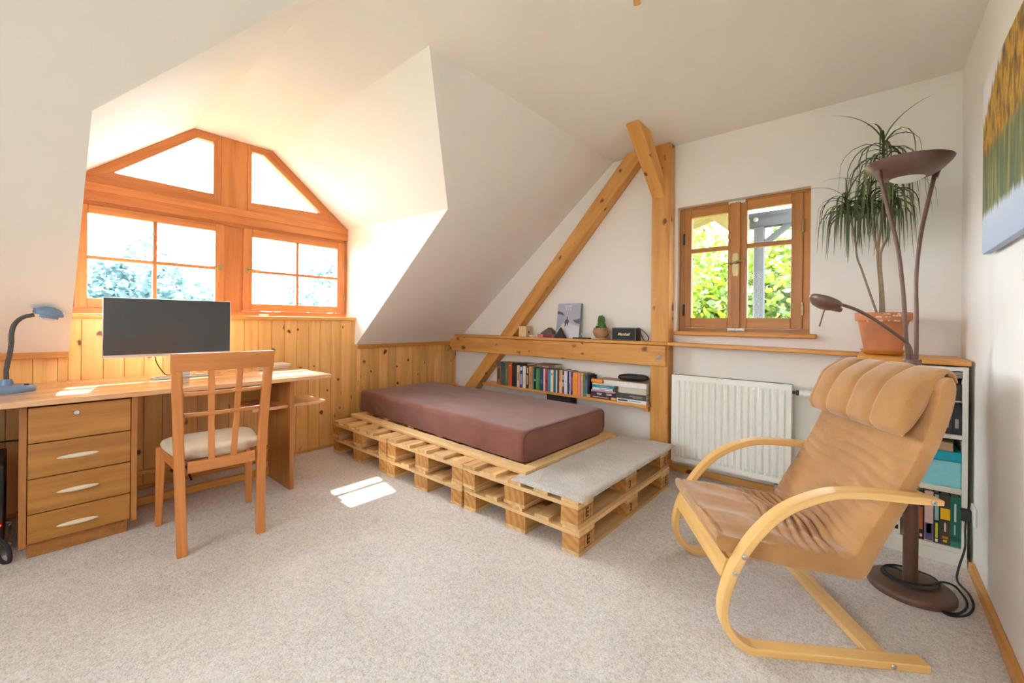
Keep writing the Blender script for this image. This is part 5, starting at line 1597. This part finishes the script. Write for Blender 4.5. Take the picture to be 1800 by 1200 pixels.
def crown(c, stalk, n, lmin, lmax, seed, up=1):
    r_ = random.Random(seed)
    b = MB(); c = V(c)
    for k in range(n):
        f = k / n
        az = k * 2.399963 + r_.uniform(-.3, .3)
        base = c + V((0, 0, -stalk * (1 - f)))
        el = R(20 + r_.uniform(-22, 24) + 55 * f ** 9)
        Lf = r_.uniform(lmin, lmax) * (0.8 if f > 0.9 else 1)
        droop = r_.uniform(3.0, 4.4)
        if f > 0.94 and up: droop *= 0.35
        w = r_.uniform(0.0048, 0.0072)
        d = V((math.cos(az), math.sin(az), 0)); sd = V((-math.sin(az), math.cos(az), 0))
        p = base.copy(); seg = 9; L_, Rr = [], []
        a = el
        rd = r_.random()
        for i in range(seg + 1):
            u = i / seg
            ww = w * (0.55 + 0.45 * math.sin(PI * min(1, u * 1.6 + 0.2))) * (1 - u ** 3) + 0.0004
            q = p.copy()
            if q.y > YG - 0.012: q.y = YG - 0.012
            nrm = V((0, 0, 1)) * math.cos(a) - d * math.sin(a)
            mid = b._v(q - nrm * ww * 0.35, q, rd)
            L_.append((b._v(q + sd * ww, q, rd), mid)); Rr.append((mid, b._v(q - sd * ww, q, rd)))
            p = p + (d * math.cos(a) + V((0, 0, 1)) * math.sin(a)) * Lf / seg
            a -= droop / seg * (1.25 - 0.5 * u)
            a = max(a, R(-86))
        for S in (L_, Rr):
            for i in range(seg):
                b._f([S[i][0], S[i][1], S[i + 1][1], S[i + 1][0]])
    b.build('leaf_crown', M['drac'], t, angle=180)
crown((ppx - 0.004, ppy, 2.125), 0.24, 62, 0.30, 0.44, 1)
crown((ppx - 0.158, ppy - 0.015, 1.83), 0.10, 54, 0.24, 0.36, 2)
crown((ppx - 0.062, ppy + 0.02, 1.86), 0.12, 40, 0.24, 0.34, 3)
crown((ppx + 0.026, ppy - 0.01, 1.86), 0.12, 40, 0.24, 0.36, 4)

# ------------------------------------------------------------------ canvas picture on the right wall
def canvas_mat():
    m, nt, out = new_mat('autumn_lake_print')
    tc = N(nt, 'TexCoord')
    sp = N(nt, 'SeparateXYZ'); L(nt, tc.outputs['Generated'], sp.inputs[0])
    u = math_node(nt, 'SUBTRACT', 1.0, sp.outputs[1]); v = sp.outputs[2]
    def nz(su, sv, det=3.0):
        c = N(nt, 'CombineXYZ'); L(nt, math_node(nt, 'MULTIPLY', u, su), c.inputs[0]); L(nt, math_node(nt, 'MULTIPLY', v, sv), c.inputs[1])
        n = N(nt, 'TexNoise', Scale=1.0, Detail=det); L(nt, c.outputs[0], n.inputs['Vector']); return n.outputs[0]
    spike = math_node(nt, 'SUBTRACT', nz(34, 0.6, 5.0), 0.5)
    top = math_node(nt, 'ADD', math_node(nt, 'ADD', math_node(nt, 'MULTIPLY', u, 0.75), 0.74), math_node(nt, 'MULTIPLY', spike, 0.30))
    bot = math_node(nt, 'ADD', math_node(nt, 'MULTIPLY', u, -0.02), math_node(nt, 'ADD', 0.20, math_node(nt, 'MULTIPLY', math_node(nt, 'SUBTRACT', nz(40, 0.4, 5.0), 0.5), 0.12)))
    trees = ramp(nt, nz(26, 7, 6.0), [(0.30, srgb(84, 70, 44)), (0.45, srgb(150, 112, 48)), (0.58, srgb(206, 152, 44)), (0.70, srgb(140, 120, 84))])
    refl = ramp(nt, nz(30, 2, 4.0), [(0.3, srgb(74, 92, 84)), (0.5, srgb(112, 120, 84)), (0.66, srgb(172, 150, 78))])
    sky = (srgb(228, 224, 224)); lake = ramp(nt, v, [(0.0, srgb(176, 190, 214)), (0.22, srgb(206, 216, 230))])
    shore = math_node(nt, 'ADD', 0.53, math_node(nt, 'MULTIPLY', math_node(nt, 'SUBTRACT', nz(18, 18), 0.5), 0.12))
    c1 = mix_rgb(nt, math_node(nt, 'MULTIPLY', math_node(nt, 'SUBTRACT', v, shore), 14, True), refl, trees)
    c2 = mix_rgb(nt, math_node(nt, 'MULTIPLY', math_node(nt, 'SUBTRACT', v, top), 25, True), c1, sky)
    c3 = mix_rgb(nt, math_node(nt, 'MULTIPLY', math_node(nt, 'SUBTRACT', v, bot), 25, True), lake, c2)
    bsdf(nt, out, c3, 0.6, spec=0.3)
    return m
t = thing('canvas_picture', 'large canvas print of autumn trees mirrored in a lake, on the right wall', 'picture', (XR, 1.9, 1.40))
MB().box(XR - 0.036, XR - 0.012, 1.44, 2.440, 1.400, 2.065).build('canvas', canvas_mat(), t, bevel=0.002)
b = MB()
for q in ((1.46, 2.42, 1.415, 1.445), (1.46, 2.42, 2.02, 2.05), (1.46, 1.49, 1.4455, 2.0195), (2.39, 2.42, 1.4455, 2.0195)):
    b.box(XR - 0.0115, XR - 0.001, *q)
b.build('stretcher_frame', M['boxwood'], t)

# ------------------------------------------------------------------ ceiling lamp, only the tip of one wooden arm is seen
t = thing('ceiling_lamp', 'ceiling lamp with wooden arms, one brown tip showing at the top edge', 'lamp', (-0.50, 1.08, 2.30))
hx, hy = -0.50, 1.08
MB().lathe([(0.05, 2.455), (0.055, 2.4795), (0, 2.4798)], (hx, hy, 0), 32).build('ceiling_rose', M['timber'], t)
MB().tube([(hx, hy, 2.30), (hx, hy, 2.456)], 0.008, 12).build('rod', M['bronze'], t)
MB().lathe([(0.0, 2.275), (0.04, 2.28), (0.045, 2.30), (0.04, 2.325), (0, 2.33)], (hx, hy, 0), 28).build('hub', M['timber'], t)
tip = V((-0.662, 1.462, 2.300)); dr = (tip - V((hx, hy, 2.300))); 
for k in range(3):
    d = Matrix.Rotation(2 * PI * k / 3, 3, 'Z') @ dr
    c = V((hx, hy, 2.300))
    MB().bar(c + d * 0.09, c + d, (0, 0, 1), 0.026, 0.026).build('arm', M['timber'], t, bevel=0.004)
# ------------------------------------------------------------------ outside
GZ = -2.9
t = MB().box(-60, 40, -40, 60, GZ - 0.2, GZ).build('ground', M['lawn'], smooth=False)
struct(t, 'green garden ground below the house', 'ground')
# unseen slab added to keep the sun off the upper dormer panes
t = MB().prism([(-3.88, -0.45, 2.86), (-3.88, 2.6, 2.86), (-4.62, 2.6, 2.82), (-4.62, -0.45, 2.82)], (0, 0, 0.08)).build('added_sun_shade', M['roof'], smooth=False)
struct(t, 'unseen slab added above the dormer window to block sun', 'roof')
# covered balcony in front of the gable window
t = thing('balcony_roof', 'wooden balcony roof of pale boards seen through the casement window', 'roof', (-1.0, 4.2, 2.1))
for k in range(7):
    y0 = 3.50 + 0.155 * k
    b = MB()
    b.prism([(-1.95, y0, 1.96 + 0.155 * k * 0.0), (-0.62, y0, 2.34), (-0.62, y0 + 0.150, 2.34), (-1.95, y0 + 0.150, 1.96)], (0, 0, 0.02))
    b.build('board', M['eave'], t, bevel=0.002)
MB().box(-1.05, -0.90, 3.50, 4.60, 2.02, 2.14).build('rafter', M['eave'], t, bevel=0.004)
t = thing('balcony_frame', 'grey weathered balcony post and beam outside the casement window', 'balcony frame', (-0.83, 4.62, GZ))
MB().box(-0.868, -0.785, 4.60, 4.69, GZ, 2.06).build('post', M['greywood'], t, bevel=0.004)
MB().box(-1.02, 0.6, 4.60, 4.70, 2.0605, 2.20).build('beam', M['greywood'], t, bevel=0.004)
b = MB(); b.bar((-0.78, 4.645, 1.90), (-0.56, 4.645, 2.08), (0, 1, 0), 0.05, 0.07); b.build('brace', M['greywood'], t, bevel=0.003)
MB().lathe([(0.022, 0), (0.022, 0.01), (0.012, 0.014), (0, 0.014)], (-0.85, 4.599, 2.13), 18, V((0, -1, 0)).to_track_quat('Z', 'Y').to_matrix()).build('bolt', M['steel'], t)

def tree(label, x, y, h, rad, n, mat, seed, leaf=0.16, cat='tree', squash=1.0, name='tree', zc=None, group='garden trees'):
    r_ = random.Random(seed)
    t = thing(name, label, cat, (x, y, GZ), 0, group)
    zc = zc if zc is not None else GZ + h - rad * squash
    MB().tube(catmull([(x, y, GZ), (x + 0.1, y, (GZ + zc) / 2), (x, y + .05, zc + rad * 0.4)], 6), [0.16 - 0.008 * i for i in range(13)], 10).build('trunk', M['bark'], t)
    b = MB()
    lobes = [(V((r_.gauss(0, .5), r_.gauss(0, .5), r_.gauss(0, .42) * squash)) * rad * 0.9, rad * r_.uniform(.35, .6)) for _ in range(16)]
    for k in range(n):
        c, rr_ = r_.choice(lobes)
        d = V((r_.gauss(0, 1), r_.gauss(0, 1), r_.gauss(0, 1))).normalized()
        p = V((x, y, zc)) + c + d * rr_ * r_.uniform(.55, 1.0)
        a = V((r_.gauss(0, 1), r_.gauss(0, 1), r_.gauss(0, .6))).normalized()
        q = a.cross(V((r_.gauss(0, 1), r_.gauss(0, 1), r_.gauss(0, 1)))).normalized()
        s = leaf * r_.uniform(.6, 1.3)
        rd = r_.random()
        b.poly([p - a * s, p - a * s * .4 - q * s * .5, p + a * s * .35 - q * s * .45, p + a * s, p + a * s * .35 + q * s * .45, p - a * s * .4 + q * s * .5], rd)
    b.build('foliage', mat, t, smooth=False)
tree('bright green broadleaf tree close behind the balcony post', -1.75, 8.7, 6.4, 2.1, 24000, M['tree'], 1, 0.062)
tree('bright green broadleaf tree seen through the left casement leaf', -7.0, 14.0, 7.4, 2.3, 7000, M['tree'], 2, 0.12)
tree('pale green tree seen through the right casement leaf', 0.2, 17.5, 8.4, 2.6, 7000, M['tree'], 3, 0.12)
tree('dark green shrub low behind the left casement leaf', -1.62, 5.15, 3.62, 0.30, 900, M['treedark'], 4, 0.07, 'shrub', name='shrub', group='garden shrubs')
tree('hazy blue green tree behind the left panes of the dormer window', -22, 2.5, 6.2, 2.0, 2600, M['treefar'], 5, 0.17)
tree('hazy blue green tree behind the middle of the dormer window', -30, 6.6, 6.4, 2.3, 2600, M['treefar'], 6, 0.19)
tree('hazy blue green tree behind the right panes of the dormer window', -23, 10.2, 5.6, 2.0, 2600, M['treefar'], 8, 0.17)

# ------------------------------------------------------------------ daylight
def sky():
    w = bpy.data.worlds.new('daylight')
    bpy.context.scene.world = w
    w.use_nodes = True
    nt = w.node_tree
    for n in list(nt.nodes): nt.nodes.remove(n)
    out = nt.nodes.new('ShaderNodeOutputWorld')
    bg = nt.nodes.new('ShaderNodeBackground')
    tc = N(nt, 'TexCoord')
    sp = N(nt, 'SeparateXYZ'); L(nt, tc.outputs['Generated'], sp.inputs[0])
    col = ramp(nt, math_node(nt, 'ADD', math_node(nt, 'MULTIPLY', sp.outputs[2], 0.5), 0.5), [(0.48, (0.80, 0.90, 1.0)), (0.56, (0.82, 0.92, 1.0)), (0.95, (0.70, 0.85, 1.0))])
    dot = nt.nodes.new('ShaderNodeVectorMath'); dot.operation = 'DOT_PRODUCT'
    L(nt, tc.outputs['Generated'], dot.inputs[0]); dot.inputs[1].default_value = V((-1, 0.15, 0.45)).normalized()
    g = math_node(nt, 'POWER', math_node(nt, 'MAXIMUM', dot.outputs['Value'], 0.0), 2.0)
    L(nt, math_node(nt, 'ADD', SKY, math_node(nt, 'MULTIPLY', g, GLOW)), bg.inputs[1])
    L(nt, col, bg.inputs[0])
    L(nt, bg.outputs[0], out.inputs[0])
SKY, GLOW = 2.8, 10.0
sky()
sd = V((1, -0.21, -1.225)).normalized()
sun = bpy.data.lights.new('sun', 'SUN')
sun.energy = 9.0; sun.angle = R(0.8); sun.color = (1.0, 0.96, 0.90)
so = bpy.data.objects.new('sun', sun); C.objects.link(so)
so.rotation_euler = sd.to_track_quat('-Z', 'Y').to_euler(); so.location = (-8, 2, 10)

# ------------------------------------------------------------------ camera
F_, HOR, YAW, HCAM, ROLL = 733.9, 566.15, 0.70971, 1.1173, 0.00966
c, s = math.cos(YAW), math.sin(YAW)
fw = V((-s, c, 0)); rt = V((c, s, 0)); up_ = V((0, 0, 1))
r3 = rt * math.cos(ROLL) + up_ * math.sin(ROLL); u3 = up_ * math.cos(ROLL) - rt * math.sin(ROLL)
cam = bpy.data.cameras.new('camera'); co = bpy.data.objects.new('camera', cam); C.objects.link(co)
co.matrix_world = Matrix(((r3.x, u3.x, -fw.x, 0), (r3.y, u3.y, -fw.y, 0), (r3.z, u3.z, -fw.z, HCAM), (0, 0, 0, 1)))
cam.sensor_fit = 'HORIZONTAL'; cam.sensor_width = 36.0
cam.lens = F_ / 1800 * 36
cam.shift_y = -(600 - HOR) / 1800
cam.clip_start = 0.02
sc = bpy.context.scene
sc.camera = co
sc.view_settings.view_transform = 'Standard'
sc.view_settings.look = 'None'
sc.view_settings.gamma = 1.0
sc.view_settings.exposure = 1.92
sc.view_settings.use_curve_mapping = False
sc.cycles.max_bounces = 14
sc.cycles.diffuse_bounces = 8
sc.cycles.transparent_max_bounces = 16
sc.cycles.sample_clamp_indirect = 6.0
sc.cycles.use_denoising = True
